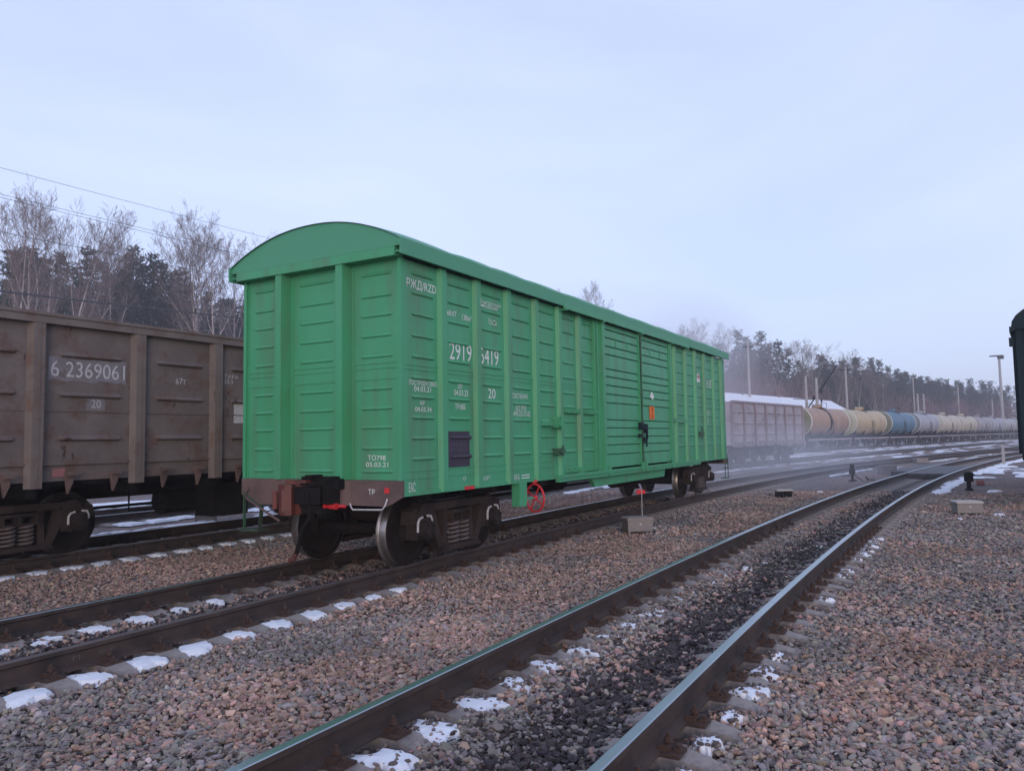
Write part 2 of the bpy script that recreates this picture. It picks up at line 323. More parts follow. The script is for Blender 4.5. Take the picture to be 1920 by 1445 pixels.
def ground_mat():
    m = bpy.data.materials.new('gravel_ground'); m.use_nodes = True; t = m.node_tree; N = t.nodes; L = t.links
    b = N['Principled BSDF']; b.inputs['Roughness'].default_value = .9; b.inputs['Specular IOR Level'].default_value = .2
    g = N.new('ShaderNodeNewGeometry')
    def noise(sc, det=4, rough=.6):
        n = N.new('ShaderNodeTexNoise'); n.inputs['Scale'].default_value = sc; n.inputs['Detail'].default_value = det; n.inputs['Roughness'].default_value = rough
        L.new(g.outputs['Position'], n.inputs['Vector']); return n.outputs['Fac']
    def rngm(v, a, c, lo=0, hi=1):
        r = N.new('ShaderNodeMapRange'); r.inputs['From Min'].default_value = a; r.inputs['From Max'].default_value = c
        r.inputs['To Min'].default_value = lo; r.inputs['To Max'].default_value = hi; L.new(v, r.inputs['Value']); return r.outputs[0]
    def mix(f, A, B, mode='MIX'):
        x = N.new('ShaderNodeMix'); x.data_type = 'RGBA'; x.blend_type = mode
        for k, v in (('A',A),('B',B)):
            if isinstance(v, tuple): x.inputs[k].default_value = (*v,1)
            else: L.new(v, x.inputs[k])
        if isinstance(f, float): x.inputs['Factor'].default_value = f
        else: L.new(f, x.inputs['Factor'])
        return x.outputs['Result']
    vo = N.new('ShaderNodeTexVoronoi'); vo.inputs['Scale'].default_value = 16; L.new(g.outputs['Position'], vo.inputs['Vector'])
    sep = N.new('ShaderNodeSeparateColor'); L.new(vo.outputs['Color'], sep.inputs[0])
    big = noise(.22, 3)
    base = mix(rngm(big, .42, .58), (.175,.146,.142), (.225,.145,.118))
    base = mix(rngm(noise(1.1,5), .35, .7), base, (.12,.105,.105))
    val = rngm(sep.outputs[0], 0, 1, .5, 1.35)
    vcol = N.new('ShaderNodeCombineColor')
    for k in range(3): L.new(val, vcol.inputs[k])
    base = mix(1.0, base, vcol.outputs[0], 'MULTIPLY')
    # hill floor: dead leaves and grass, then snow lying in patches away from the near tracks
    sx = N.new('ShaderNodeSeparateXYZ'); L.new(g.outputs['Position'], sx.inputs[0])
    base = mix(rngm(sx.outputs[2], .2, 1.2), base, (.075,.05,.045))
    far = rngm(sx.outputs[0], 24, 60)
    lef = rngm(sx.outputs[1], 7.0, 9.5)
    mxm = N.new('ShaderNodeMath'); mxm.operation = 'MAXIMUM'; L.new(far, mxm.inputs[0]); L.new(lef, mxm.inputs[1])
    mpp = N.new('ShaderNodeMapping'); mpp.inputs['Scale'].default_value = (.25,1,1); mpp.inputs['Rotation'].default_value = (0,0,.1); L.new(g.outputs['Position'], mpp.inputs['Vector'])
    sn = N.new('ShaderNodeTexNoise'); sn.inputs['Scale'].default_value = .55; sn.inputs['Detail'].default_value = 7; L.new(mpp.outputs[0], sn.inputs['Vector'])
    mm = N.new('ShaderNodeMath'); mm.operation = 'MULTIPLY'; L.new(rngm(sn.outputs['Fac'], .56, .60), mm.inputs[0]); L.new(mxm.outputs[0], mm.inputs[1])
    m3 = N.new('ShaderNodeMath'); m3.operation = 'MULTIPLY'; L.new(mm.outputs[0], m3.inputs[0]); L.new(rngm(sx.outputs[2], .0, .5, 1, 0), m3.inputs[1])
    base = mix(m3.outputs[0], base, (.72,.75,.80))
    L.new(base, b.inputs['Base Color'])
    bp = N.new('ShaderNodeBump'); bp.inputs['Strength'].default_value = .8; bp.inputs['Distance'].default_value = .03
    L.new(vo.outputs['Distance'], bp.inputs['Height']); bp.invert = True; L.new(bp.outputs[0], b.inputs['Normal'])
    return m
M['ground'] = ground_mat()
ground = inst('ground', mb.mesh('ground', M['ground'], recalc=False)); ground['kind'] = 'structure'
ground.data.polygons.foreach_set('use_smooth', [True]*len(ground.data.polygons))

# ------------------------------------------------------------------ crushed stone ballast (real stones)
def vnoise(x, y, s, seed):
    r = np.random.default_rng(seed); tab = r.random((64,64))
    X, Y = x/s, y/s; xi, yi = np.floor(X).astype(int), np.floor(Y).astype(int); fx, fy = X-xi, Y-yi
    fx = fx*fx*(3-2*fx); fy = fy*fy*(3-2*fy)
    g = lambda i, j: tab[i%64, j%64]
    return (g(xi,yi)*(1-fx)+g(xi+1,yi)*fx)*(1-fy) + (g(xi,yi+1)*(1-fx)+g(xi+1,yi+1)*fx)*fy
def track_off(tr, x, y):
    """lateral offset from a track centre line (fine near the camera)"""
    d = np.clip(x-tr.x0, 0, None); a = np.minimum(d/tr.R, tr.h)
    return y-(tr.y0-d*d/(2*tr.R)), x
def shapes(x, y, z, s, c, solid):
    n = len(x)
    V0 = np.array([(0,0,1),(0,0,-1)]+[(math.cos(2*PI*k/5)*.894, math.sin(2*PI*k/5)*.894, .447) for k in range(5)]+[(math.cos(2*PI*(k+.5)/5)*.894, math.sin(2*PI*(k+.5)/5)*.894, -.447) for k in range(5)]) if solid else \
         np.array([(1,0,0),(-1,0,0),(0,1,0),(0,-1,0),(0,0,1),(0,0,-1)], float)
    F0 = np.array([(0,2+k,2+(k+1)%5) for k in range(5)]+[(2+k,7+k,2+(k+1)%5) for k in range(5)]+[(2+(k+1)%5,7+k,7+(k+1)%5) for k in range(5)]+[(1,7+(k+1)%5,7+k) for k in range(5)]) if solid else \
         np.array([(0,2,4),(2,1,4),(1,3,4),(3,0,4),(2,0,5),(1,2,5),(3,1,5),(0,3,5)])
    nv = len(V0)
    v = V0[None]*rng.uniform(.6, 1.35, (n, nv, 1))
    sc = np.stack([rng.uniform(.85,1.5,n), rng.uniform(.6,1.05,n), rng.uniform(.45,.85,n)], -1)*s[:,None]*.5
    v = v*sc[:,None,:]
    ang = rng.uniform(0, 2*PI, n); ca, sa = np.cos(ang)[:,None], np.sin(ang)[:,None]
    tl = rng.normal(0, .45, n); ct, st = np.cos(tl)[:,None], np.sin(tl)[:,None]
    vx, vy, vz = v[...,0], v[...,1], v[...,2]; vx, vz = vx*ct-vz*st, vx*st+vz*ct
    v = np.stack([vx*ca-vy*sa+x[:,None], vx*sa+vy*ca+y[:,None], vz+z[:,None]], -1)
    f = F0[None]+(np.arange(n)*nv)[:,None,None]
    return v.reshape(-1,3), f.reshape(-1,3), np.repeat(c, nv, 0)
def stones(n_try, dmin, dmax, dens, size, solid):
    half = math.radians(37.5)
    area = half*(dmax**2-dmin**2); n = int(area*dens)
    d = np.sqrt(rng.uniform(dmin**2, dmax**2, n)); th = YAW+rng.uniform(-half, half, n)
    x = CAM.x+d*np.cos(th); y = CAM.y+d*np.sin(th)
    keep = (y < 7.6)
    oM, _ = track_off(TM, x, y); oA, _ = track_off(TA, x, y); oG, _ = track_off(TG, x, y)
    z = np.full(n, -.243)
    for o, s0, ds in ((oM, M_S0, M_DS), (oA, A_S0, A_DS), (oG, G_S0, G_DS)):
        ao = np.abs(o); keep &= np.abs(ao-GA) > .092                                   # not on the rails
        ph = (x-s0)/ds; dx = np.abs(ph-np.round(ph))*ds
        on = (ao < 1.17) & (dx < .115)
        keep &= ~(on & (ao > .52) & (rng.random(n) > .16))
        near = (ao > GA-.25) & (ao < 1.15); keep &= ~(near & (rng.random(n) > .75))
        z = np.where(on & (ao <= .52), -.225, z)
    x, y, z, d, oM, oA, oG = (a[keep] for a in (x, y, z, d, oM, oA, oG)); n = len(x)
    z = z + rng.uniform(-.012, .022, n) + (vnoise(x, y, .7, 3)-.5)*.03
    s = size*np.exp(rng.normal(0, .33, n)); s = np.clip(s, size*.45, size*2.0)
    # the colours of the stone itself
    pink = vnoise(x, y, 1.7, 5)*.55 + vnoise(x, y, .6, 6)*.45
    bias = np.where(y > -3.5, .17, -.10); bias = np.where(y < -5.9, -.07, bias); bias = np.where(np.abs(oG+3.0) < 1.3, .22, bias)
    bias = bias + np.where((oA < -1.2) & (oA > -2.3), -.22, 0)
    P = 1/(1+np.exp(-(pink-.5+bias)*11)); isp = rng.random(n) < P
    c = np.where(isp[:,None], np.array([.320,.210,.166]), np.array([.220,.187,.173]))
    bei = rng.random(n) < .10; c = np.where(bei[:,None], np.array([.30,.235,.195]), c)
    oil = np.exp(-((oM+.25)/.40)**2)*.86; oil = np.maximum(oil, np.exp(-((oA-.0)/.55)**2)*.8)
    rsty = np.exp(-((np.abs(oM)-GA)/.16)**2); rsty = np.maximum(rsty, np.exp(-((np.abs(oA)-GA)/.16)**2))
    c = np.where((rng.random(n) < rsty*.75)[:,None], np.array([.13,.075,.055]), c)
    c = np.where((rng.random(n) < oil)[:,None], np.array([.055,.044,.045]), c)
    c = c*np.exp(rng.normal(0, .22, n))[:,None]*(1+rng.normal(0,.05,(n,3)))
    c *= (.78+.44*vnoise(x, y, 1.1, 9))[:,None]
    return shapes(x, y, z, s, c, solid)
def big_mesh(name, parts, material, tint=True):
    off = 0; V = []; Fc = []; Cc = []
    for v, f, c in parts: V.append(v); Fc.append(f+off); Cc.append(c); off += len(v)
    V = np.concatenate(V); Fc = np.concatenate(Fc)
    me = bpy.data.meshes.new(name); me.vertices.add(len(V)); me.vertices.foreach_set('co', V.astype(np.float32).ravel())
    me.loops.add(Fc.size); me.loops.foreach_set('vertex_index', Fc.astype(np.int32).ravel())
    me.polygons.add(len(Fc)); me.polygons.foreach_set('loop_start', np.arange(0, Fc.size, Fc.shape[1], dtype=np.int32))
    me.update(calc_edges=True); me.validate()
    if tint:
        C4 = np.ones((len(V),4), np.float32); C4[:,:3] = np.concatenate(Cc)
        at = me.color_attributes.new('tint', 'FLOAT_COLOR', 'POINT'); at.data.foreach_set('color', C4.ravel())
    me.polygons.foreach_set('use_smooth', [False]*len(me.polygons)); me.materials.append(material); return me
sm = bpy.data.materials.new('crushed_stone'); sm.use_nodes = True
b_ = sm.node_tree.nodes['Principled BSDF']; b_.inputs['Roughness'].default_value = .85; b_.inputs['Specular IOR Level'].default_value = .3
at_ = sm.node_tree.nodes.new('ShaderNodeAttribute'); at_.attribute_name = 'tint'; sm.node_tree.links.new(at_.outputs['Color'], b_.inputs['Base Color'])
# ------------------------------------------------------------------ snow
PATCH = []
def blob(mb, cx, cy, a, b, rot, h, z0, seed, sq=2.0, amp=1.0):
    if cx < 9 and a < .3 and cy < -3.5: PATCH.append((cx, cy, a, b, z0+h))
    n = 26; r = random.Random(seed); ph = [r.uniform(0, 6.28) for _ in range(4)]
    vs = [(cx, cy, z0+h)]; rings = (.45, .8, 1.0)
    for ri, rr in enumerate(rings):
        for k in range(n):
            t = 2*PI*k/n; c, s = math.cos(t), math.sin(t)
            q = (abs(c)**sq+abs(s)**sq)**(-1/sq)
            w = 1+amp*(.20*math.sin(2*t+ph[0])+.16*math.sin(3*t+ph[1])+.12*math.sin(5*t+ph[2])+.10*math.sin(9*t+ph[3]))
            if ri == 0: w = 1
            x, y = a*q*rr*w*c, b*q*rr*w*s
            z = z0 + (h*(.9 if ri == 0 else .65) + r.uniform(-.006,.006) if ri < 2 else -.03)
            vs.append((cx+x*math.cos(rot)-y*math.sin(rot), cy+x*math.sin(rot)+y*math.cos(rot), z))
    fs = [(0, 1+k, 1+(k+1)%n) for k in range(n)]
    for ri in range(2):
        for k in range(n): fs.append((1+ri*n+k, 1+(ri+1)*n+k, 1+(ri+1)*n+(k+1)%n, 1+ri*n+(k+1)%n))
    mb.add(vs, fs)
sb = MB(); rs = random.Random(3)
for k in range(-2, 9):                                   # square patches beside the boxcar track, in the cribs
    x = A_S0+A_DS*(k+4.5); L_ = .18*rs.uniform(.75,1.1) if k < 7 else .12
    blob(sb, x-.02, -1.07, L_, .155*rs.uniform(.8,1.2) if k < 7 else .09, rs.uniform(-.06,.06), .022, -.214, k+50, 3.4, .6)
for k in range(0, 7):
    blob(sb, A_S0+A_DS*(k+3.5), .50, .15 if k < 5 else .09, .13, 0, .025, -.225, k+80, 2.4)
for k in range(0, 9):
    x = M_S0+M_DS*(k+3.52); big = k < 5
    blob(sb, x-.05, -4.16-(.02*k if k > 4 else 0), .14*rs.uniform(.8,1.15) if big else .09, (.20 if k in (0,1,2) else .13), .1, .03, -.222, k+120, 2.3)
for k in range(0, 22):
    x = M_S0+M_DS*(k+4.5); p, a = TM.at(x, -1.03-rs.uniform(0,.05))
    if k in (6,7,8,12,15) or rs.random() < .1: continue
    sz = rs.uniform(.6,1.0)
    blob(sb, p.x+rs.uniform(-.05,.05), p.y, .15*sz, .11*sz*rs.uniform(.8,1.25), a, .035, -.222, k+160, 2.0)
for k in range(0, 10):
    blob(sb, .6+M_DS*k*1.2+rs.uniform(-.1,.1), -4.30-.01*k*k, rs.uniform(.05,.12), rs.uniform(.04,.09), rs.uniform(-.5,.5), .02, -.222, k+200)
for k in range(0, 13):
    blob(sb, G_S0+G_DS*(k+6.5), TG.y0-1.06, .16, .14, 0, .03, -.215, k+220, 3.0)
for k in range(16): blob(sb, 4+.55*k*.9, TG.y0-1.0, .14, .08, 0, .02, -.215, k+250)
for (x,y,s) in ((7.55,-1.75,.16),(2.05,-3.62,.12),(4.7,-3.72,.1),(12.9,-7.95,.16),(11.6,-7.2,.08),(14.8,-8.8,.2),(16,-9.2,.14),(20.8,-8.2,.3),(19,-3.4,.15)):
    blob(sb, x, y, s, s*.6, rs.uniform(-.5,.5), .02, -.225, int(x*10))
def strip(tr, off, w, t0, t1, cov, seed, z0=-.205):
    r = random.Random(seed); t = t0
    while t < t1:
        l = r.uniform(.5, 2.2)*(1+max(0,t-20)*.03)
        if r.random() < cov:
            p, a = tr.at(t+l/2, off+r.uniform(-.1,.1)); blob(sb, p.x, p.y, l/2*1.05, w*r.uniform(.6,1.1), a, .025, z0, int(r.random()*9999), 2.6)
        t += l
strip(TM, -1.25, .30, 19, 60, .85, 1); strip(TM, -1.75, .45, 26, 60, .55, 2); strip(TM, 1.2, .2, 34, 120, .5, 3)
strip(TM, -3.0, .5, 24, 50, .45, 21); strip(TM, -4.4, .6, 22, 50, .4, 22)
strip(TA, 1.2, .16, 16, 90, .55, 4); strip(TA, -1.15, .12, 20, 90, .45, 5)
strip(TG, -1.2, .22, 14, 120, .75, 6); strip(TG, 1.2, .3, -6, 60, .9, 7); strip(TG, 2.6, .16, -6, 14, .8, 8)
strip(TT, -1.25, .3, -10, 170, .8, 9); strip(TT, 0, .25, -10, 40, .9, 10); strip(TT, 2.4, 1.1, -10, 60, .95, 11); strip(TT, 4.6, 1.2, -10, 50, .95, 12)
strip(TT, -3.2, .35, 45, 170, .6, 13); strip(TT, -5.2, .3, 50, 170, .5, 14)
o = sb.build('snow', M['snow'], smooth=True); tag(o, 'patches of old snow between sleepers and along rails', kind='stuff')

PA = np.array(PATCH); pi_ = rng.integers(0, len(PA), 900); q = PA[pi_]; th_ = rng.uniform(0, 2*PI, 900); rr_ = np.sqrt(rng.random(900))*1.1
sx_, sy_ = q[:,0]+q[:,2]*rr_*np.cos(th_), q[:,1]+q[:,3]*rr_*np.sin(th_)
sc_ = np.where((rng.random(900) < .5)[:,None], np.array([.10,.08,.078]), np.array([.20,.15,.135]))*np.exp(rng.normal(0,.25,900))[:,None]
parts = [stones(0, 2.4, 8.2, 1330, .038, True), shapes(sx_, sy_, q[:,4]-.012+rng.uniform(0,.012,900), rng.uniform(.022,.05,900), sc_, True), stones(0, 8.2, 14, 680, .044, False), stones(0, 14, 27, 280, .054, False)]
tag(inst('ballast', big_mesh('ballast', parts, sm)), 'crushed stone ballast in brown and grey', kind='stuff')

# ------------------------------------------------------------------ bogie pieces shared by all wagons
WR = 0.45; WB = 1.70
def wheel_mesh():
    mb = MB(); g = .735
    prof = [(-.155,.10),(-.155,.13),(-.055,.17),(-.045,.36),(-.075,.385),(-.075,WR-.012),(-.065,WR-.004),(.04,WR+.002),(.052,WR+.014),(.060,WR+.026),(.072,WR+.026),(.078,WR+.012),(.078,.39),(.05,.365),(.035,.17),(.10,.12),(.10,.07)]
    mis = [0]*16
    for i in (6,7,8,9,10): mis[i] = 1
    mb.lathe(prof, 'y', (0,0,0), 40, mis)
    return mb.mesh('wheel', [M['wheel'], M['tread']], smooth=True)
WHEEL = wheel_mesh()
mb = MB(); mb.cyl((0,-1.05,0),(0,1.05,0),.075,14); AXLE = mb.mesh('axle', M['wheel'], True)
def side_frame(mb, y, s):
    w = .085
    y0, y1 = y-w, y+w; hx = WB/2
    top = [(-hx-.26,.10),(-hx-.24,.26),(-hx+.02,.34),(-.55,.30),(.55,.30),(hx-.02,.34),(hx+.24,.26),(hx+.26,.10),(hx+.12,.10),(hx+.12,.17),(hx-.13,.17),(hx-.16,.02),(.62,.16),(.50,.20),(-.50,.20),(-.62,.16),(-hx+.16,.02),(-hx+.13,.17),(-hx-.12,.17),(-hx-.12,.10)]
    # top chord in convex pieces
    for a, b_, c, d in (((-hx-.26,.08),(-hx-.13,.08),(-hx-.13,.30),(-hx-.24,.25)), ((-hx-.14,.17),(-hx+.20,.17),(-.58,.32),(-hx,.35)), ((-.60,.225),(.60,.225),(.60,.325),(-.60,.325)),
                        ((hx-.20,.17),(hx+.14,.17),(hx,.35),(.58,.32)), ((hx+.13,.08),(hx+.26,.08),(hx+.24,.25),(hx+.13,.30))):
        mb.prism([a,b_,c,d], 'y', y0, y1)
    for sx in (-1,1):
        mb.prism([(sx*(hx-.12),.20),(sx*(hx-.28),.22),(sx*.36,-.30),(sx*.48,-.29)], 'y', y0+.01, y1-.01)      # diagonal
        mb.prism([(sx*(hx-.13),.18),(sx*(hx-.22),.18),(sx*(hx-.24),-.12),(sx*(hx-.14),-.10)], 'y', y0, y1)      # inner jaw
        mb.prism([(sx*.27,.22),(sx*.35,.22),(sx*.38,-.27),(sx*.28,-.27)], 'y', y0+.015, y1-.015)                # spring window column
    mb.prism([(-.50,-.335),(.50,-.335),(.42,-.265),(-.42,-.265)], 'y', y0-.04, y1+.04)                               # spring seat
    # bolster end with two hollow openings over the springs
    mb.box(-.25,.25,y-.13,y+.13,.155,.20); mb.box(-.25,-.21,y-.13,y+.13,.06,.155); mb.box(.21,.25,y-.13,y+.13,.06,.155); mb.box(-.025,.025,y-.13,y+.13,.06,.155); mb.box(-.25,.25,y-.13,y+.13,.03,.06)
mb = MB()
for s in (-1,1): side_frame(mb, s*1.0, s)
mb.box(-.20,.20,-.9,.9,.0,.28); mb.box(-.75,.75,-.05,.05,-.12,-.07)
for sx in (-1,1): mb.box(sx*.30-.03,sx*.30+.03,-.78,.78,-.16,-.06); 
for sx in (-1,1):
    for s in (-1,1): mb.box(sx*.36-.03,sx*.36+.03,s*.76-.09,s*.76+.09,-.18,.14)
BOGIE = mb.mesh('bogie', M['bogie'])
mb = MB(); pts = [(.098*math.cos(t), .098*math.sin(t), -.265+.295*t/(2*PI*5.0)) for t in np.linspace(0, 2*PI*5.0, 56)]; mb.tube(pts, .021, 6); SPRING = mb.mesh('spring', M['spring'], True)
mb = MB(); mb.box(-.13,.13,-.10,.10,-.13,.15); mb.cyl((0,-.10,0),(0,-.19,0),.125,14); mb.cyl((0,-.19,0),(0,-.205,0),.10,14)
for k in range(4): mb.cyl((.085*math.cos(k*PI/2+.78),-.2,.085*math.sin(k*PI/2+.78)),(.085*math.cos(k*PI/2+.78),-.225,.085*math.sin(k*PI/2+.78)),.014,6)
AXBOX = mb.mesh('axle_box', M['bogie'])
def arc_mark():
    mb = MB()
    mb.tube([(-.155,-.115,-.02),(-.15,-.115,.10),(-.12,-.115,.145),(-.05,-.115,.165)], .016, 5)
    mb.tube([(.05,-.115,.175),(.13,-.115,.165),(.16,-.115,.12),(.16,-.115,.05)], .016, 5)
    return mb.mesh('white_mark', M['faint'])
MARK = arc_mark()
def make_bogie(parent, x, detail=2):
    b = inst('bogie', BOGIE, parent, (x, 0, WR+.02))
    for sx in (-1,1):
        if detail: inst('axle', AXLE, b, (sx*WB/2, 0, -.02))
        for s in (-1,1):
            inst('wheel', WHEEL, b, (sx*WB/2, s*.76, -.02), rot=(0, 0, 0 if s > 0 else PI) if False else ((0,0,PI) if s > 0 else (0,0,0)))
            if detail: inst('axle_box', AXBOX, b, (sx*WB/2, s*1.0, 0), 0 if s < 0 else PI)
            if detail > 1 and s < 0: inst('white_mark', MARK, b, (sx*WB/2, s*1.0, 0))
        for s in ((-1,1) if detail > 1 else ()):
            for q in (-.13,.13)[:1] if False else (sx*.125,): inst('spring', SPRING, b, (q, s*1.03, 0))
    return b

# ------------------------------------------------------------------ green boxcar
BL, BW = 15.34, 1.385
car = thing('boxcar', 'bright green covered boxcar with arched roof and white stencilled numbers', 'boxcar')
G = M['green']
def rib(mb, x0, x1, z, y, out, hh=.026, dep=.022):       # pressed horizontal rib on a side panel (out = -1 faces -y)
    a = [(x0,z),(x0+.035,z+hh),(x1-.035,z+hh),(x1,z),(x1-.035,z-hh),(x0+.035,z-hh)]
    vs = [(u,y,w) for u,w in a] + [(x0+.03,y+out*dep,z),(x0+.05,y+out*dep,z-hh*.35),(x1-.05,y+out*dep,z-hh*.35),(x1-.03,y+out*dep,z)]
    mb.add(vs, [(0,1,6),(1,2,9,6),(2,3,9),(3,4,8,9),(4,5,7,8),(5,0,6,7),(6,9,8,7)])
def rib_end(mb, y0, y1, z, x, hh=.024, dep=.016):
    a = [(y0,z),(y0+.035,z+hh),(y1-.035,z+hh),(y1,z),(y1-.035,z-hh),(y0+.035,z-hh)]
    vs = [(x,u,w) for u,w in a] + [(x-dep,y0+.03,z),(x-dep,y0+.05,z-hh*.35),(x-dep,y1-.05,z-hh*.35),(x-dep,y1-.03,z)]
    mb.add(vs, [(0,1,6),(1,2,9,6),(2,3,9),(3,4,8,9),(4,5,7,8),(5,0,6,7),(6,9,8,7)])
POSTS = [.84,1.69,2.55,3.44,4.29,5.09,5.93]; POSTS2 = [10.59,11.45,12.29,13.15,14.07,14.88]
RZ = [3.71,3.465,3.20,2.932,2.67,2.405,2.165,1.91,1.655,1.40]
edges = [0.05]+POSTS+[None]
bays = list(zip([0.04]+POSTS[:-1], POSTS)) + list(zip([10.06]+POSTS2, POSTS2+[15.30]))
for a, b in bays:
    mb = MB(); y = -BW+.016; mb.box(a, b, y, y+.05, .965 if True else 0, 3.86)
    x0, x1 = a+.15, b-.15
    if x1-x0 < .12: x0, x1 = a+.07, b-.07
    for z in RZ: rib(mb, x0, x1, z, y, -1)
    for z in (2.555, 2.50, 1.245, 1.155): mb.box(a+.02, b-.02, y-.007, y+.01, z, z+.022)
    mb.box(a+.015, a+.03, y-.006, y+.01, 1.02, 3.85)
    mb.build('side_panel', G, car)
for x in POSTS+POSTS2:                                    # omega posts
    mb = MB(); mb.prism([(x-.085,-BW+.016),(x-.055,-BW-.045),(x+.055,-BW-.045),(x+.085,-BW+.016)], 'z', .962, 3.87); mb.build('side_post', G, car)
mb = MB(); mb.box(.0,BL,BW-.04,BW,.96,3.86)
for x in POSTS+POSTS2: mb.box(x-.06,x+.06,BW,BW+.06,.96,3.86)
mb.build('far_side', G, car)
# corner posts
for (x0,x1) in ((-.012,.06),(BL-.06,BL+.012)):
    for s in (-1,1):
        mb = MB(); ya, yb = sorted((s*(BW-.06), s*(BW-.008))); mb.box(x0,x1,ya,yb,.955,3.87); mb.build('corner_post', G, car)
# side sill
mb = MB(); mb.box(0.02,BL-.02,-BW-.012,-BW+.06,.955,1.0); mb.box(.02,BL-.02,BW-.06,BW+.012,.955,1.0); mb.build('side_sill', G, car)
# end walls
EP = [(-BW+.06,-.585),(-.365,.475),(.715,BW-.06)]
EZ = [3.71,3.435,3.19,2.935,2.678,2.275,2.03,1.795,1.54,1.255]
for (y0,y1) in EP:
    mb = MB(); mb.box(.03,.08,max(y0-.12,-BW+.045),min(y1+.12,BW-.045),1.15,3.88)
    pad = (.22,.14)
    for z in EZ: rib_end(mb, y0+.10, y1-.12, z, .03)
    for z in (2.585, 2.52, 2.385): mb.box(.022,.04,y0+.02,y1-.02,z,z+.02)
    mb.box(.022,.05,y0-.0,y0+.02,1.16,3.86); mb.box(.022,.05,y1-.02,y1,1.16,3.86)
    mb.build('end_panel', G, car)
for yc in (-.475,.595):
    mb = MB(); mb.prism([(.04,yc-.085),(-.125,yc-.06),(-.125,yc+.05),(.04,yc+.075)], 'z', 1.152, 3.88); mb.build('end_post', G, car)
    mb = MB(); mb.prism([(-.02,yc-.10),(-.10,yc-.055),(-.10,yc+.045),(-.02,yc+.10)], 'z', .835, 1.148); mb.build('sill_post', M['sill'], car)
mb = MB(); mb.box(BL-.06,BL-.01,-BW+.02,BW-.02,.96,3.86); mb.build('far_end_wall', G, car)
mb = MB(); mb.prism([(-BW,3.865),(BW,3.865),(BW,3.975),(-BW,3.975)], 'x', -.14, .03); mb.build('end_crossbeam', G, car)
# roof
RW, ZE, ZF, ZC = 1.51, 3.865, 4.05, 4.445
def arc(y, h=0): return ZF + (ZC-ZF+h)*(1-abs(y/RW)**2.15)
for xg in (-.13, BL+.10):
    poly = [(y, arc(y)-.008) for y in np.linspace(-RW+.02, RW-.02, 25)]
    mb = MB(); mb.prism([(RW-.02,3.98),(-RW+.02,3.98)]+poly, 'x', xg, xg+.03); mb.build('roof_gable', M['green_roof'], car)
xs = [-.16, 1.55, 2.55, 3.6, 5.0, 6.7, 8.4, 10.1, 11.8, 13.5, BL+.13]
ys = np.linspace(-RW, RW, 29)
for i in range(len(xs)-1):
    mb = MB(); nx = 9; x0, x1 = xs[i]+.004, xs[i+1]-.004
    for q in range(nx):
        u = q/(nx-1); x = x0+(x1-x0)*u; h = .065*math.sin(PI*u)**.8
        for y in ys: mb.v.append((x, y, arc(y, h)))
    ny_ = len(ys)
    for q in range(nx-1):
        for k in range(ny_-1): mb.f.append((q*ny_+k,(q+1)*ny_+k,(q+1)*ny_+k+1,q*ny_+k+1)); mb.mi.append(0)
    mb.build('roof_sheet', M['green_roof'], car, smooth=True)
for x in xs[1:-1]:
    mb = MB(); mb.tube([(x, y, arc(y)+.004) for y in np.linspace(-RW, RW, 21)], .012, 5); mb.build('roof_seam', M['green_roof'], car)
for s in (-1,1):
    mb = MB(); ya, yb = sorted((s*RW, s*(RW-.022))); mb.box(-.17, BL+.14, ya, yb, ZE, ZF+.012); ya, yb = sorted((s*(RW-.022), s*(BW-.03))); mb.box(-.13, BL+.10, ya, yb, ZE+.035, ZE+.055); mb.build('roof_fascia', M['green_roof'], car)
mb = MB(); mb.box(4.25, 11.35, -RW-.035, -RW-.0, ZE-.045, ZE-.005); mb.box(4.25,11.35,-RW-.012,-RW-.002,ZE-.005,ZE+.05)
for x in (4.3,5.95,8.05,10.05,11.3): mb.box(x-.03,x+.03,-RW-.04,-BW+.03,ZE-.07,ZE-.045)
mb.build('door_rail', G, car)
# doors: two pressed leaves with overlapping boards
BZ = [1.05,1.31,1.49,1.65,1.82,1.975,2.30,2.465,2.635,2.80,2.95,3.23,3.39,3.555,3.715,3.83]
for (x0,x1) in ((6.10,8.02),(8.10,10.02)):
    mb = MB(); pr = []
    for za, zb in zip(BZ, BZ[1:]): pr += [(-BW-.055, za+.004), (-BW-.045, zb-.022), (-BW-.012, zb-.004)]
    pr = [(-BW+.03, BZ[0])] + pr + [(-BW+.03, BZ[-1])]
    n = len(pr)
    mb.prism(pr, 'x', x0, x1)
    for x in (x0, x1-.05): mb.box(x, x+.05, -BW-.075, -BW+.0, 1.04, 3.84)
    for k in (1,2): mb.box(x0+(x1-x0)*k/3-.012, x0+(x1-x0)*k/3+.012, -BW-.062, -BW, 3.40, 3.55)
    mb.build('door_leaf', G, car)
mb = MB(); mb.cyl((8.06,-BW-.085,1.02),(8.06,-BW-.085,3.80),.02,8)
for z in (1.12,1.5,1.9,2.5,3.6): mb.box(8.0,8.12,-BW-.10,-BW-.05,z,z+.05)
mb.build('lock_bar', M['green_dirty'], car)
mb = MB(); mb.box(7.88,7.98,-BW-.13,-BW-.05,1.78,1.93); mb.box(8.10,8.24,-BW-.14,-BW-.06,1.70,1.90); mb.tube([(7.93,-BW-.12,1.85),(8.05,-BW-.17,1.78),(8.14,-BW-.15,1.62),(8.12,-BW-.14,1.42)],.025,6); mb.box(8.02,8.16,-BW-.15,-BW-.09,1.5,1.62); mb.box(7.84,7.92,-BW-.12,-BW-.06,1.62,1.69)
mb.build('door_lock', M['darkgreen'], car)
mb = MB()
mb.box(5.96,6.09,-BW-.10,-BW+.03,1.02,3.84); mb.box(5.70,5.74,-BW-.045,-BW+.03,1.05,3.84); mb.box(5.80,5.84,-BW-.06,-BW+.03,1.05,3.84)
mb.build('door_post', G, car)
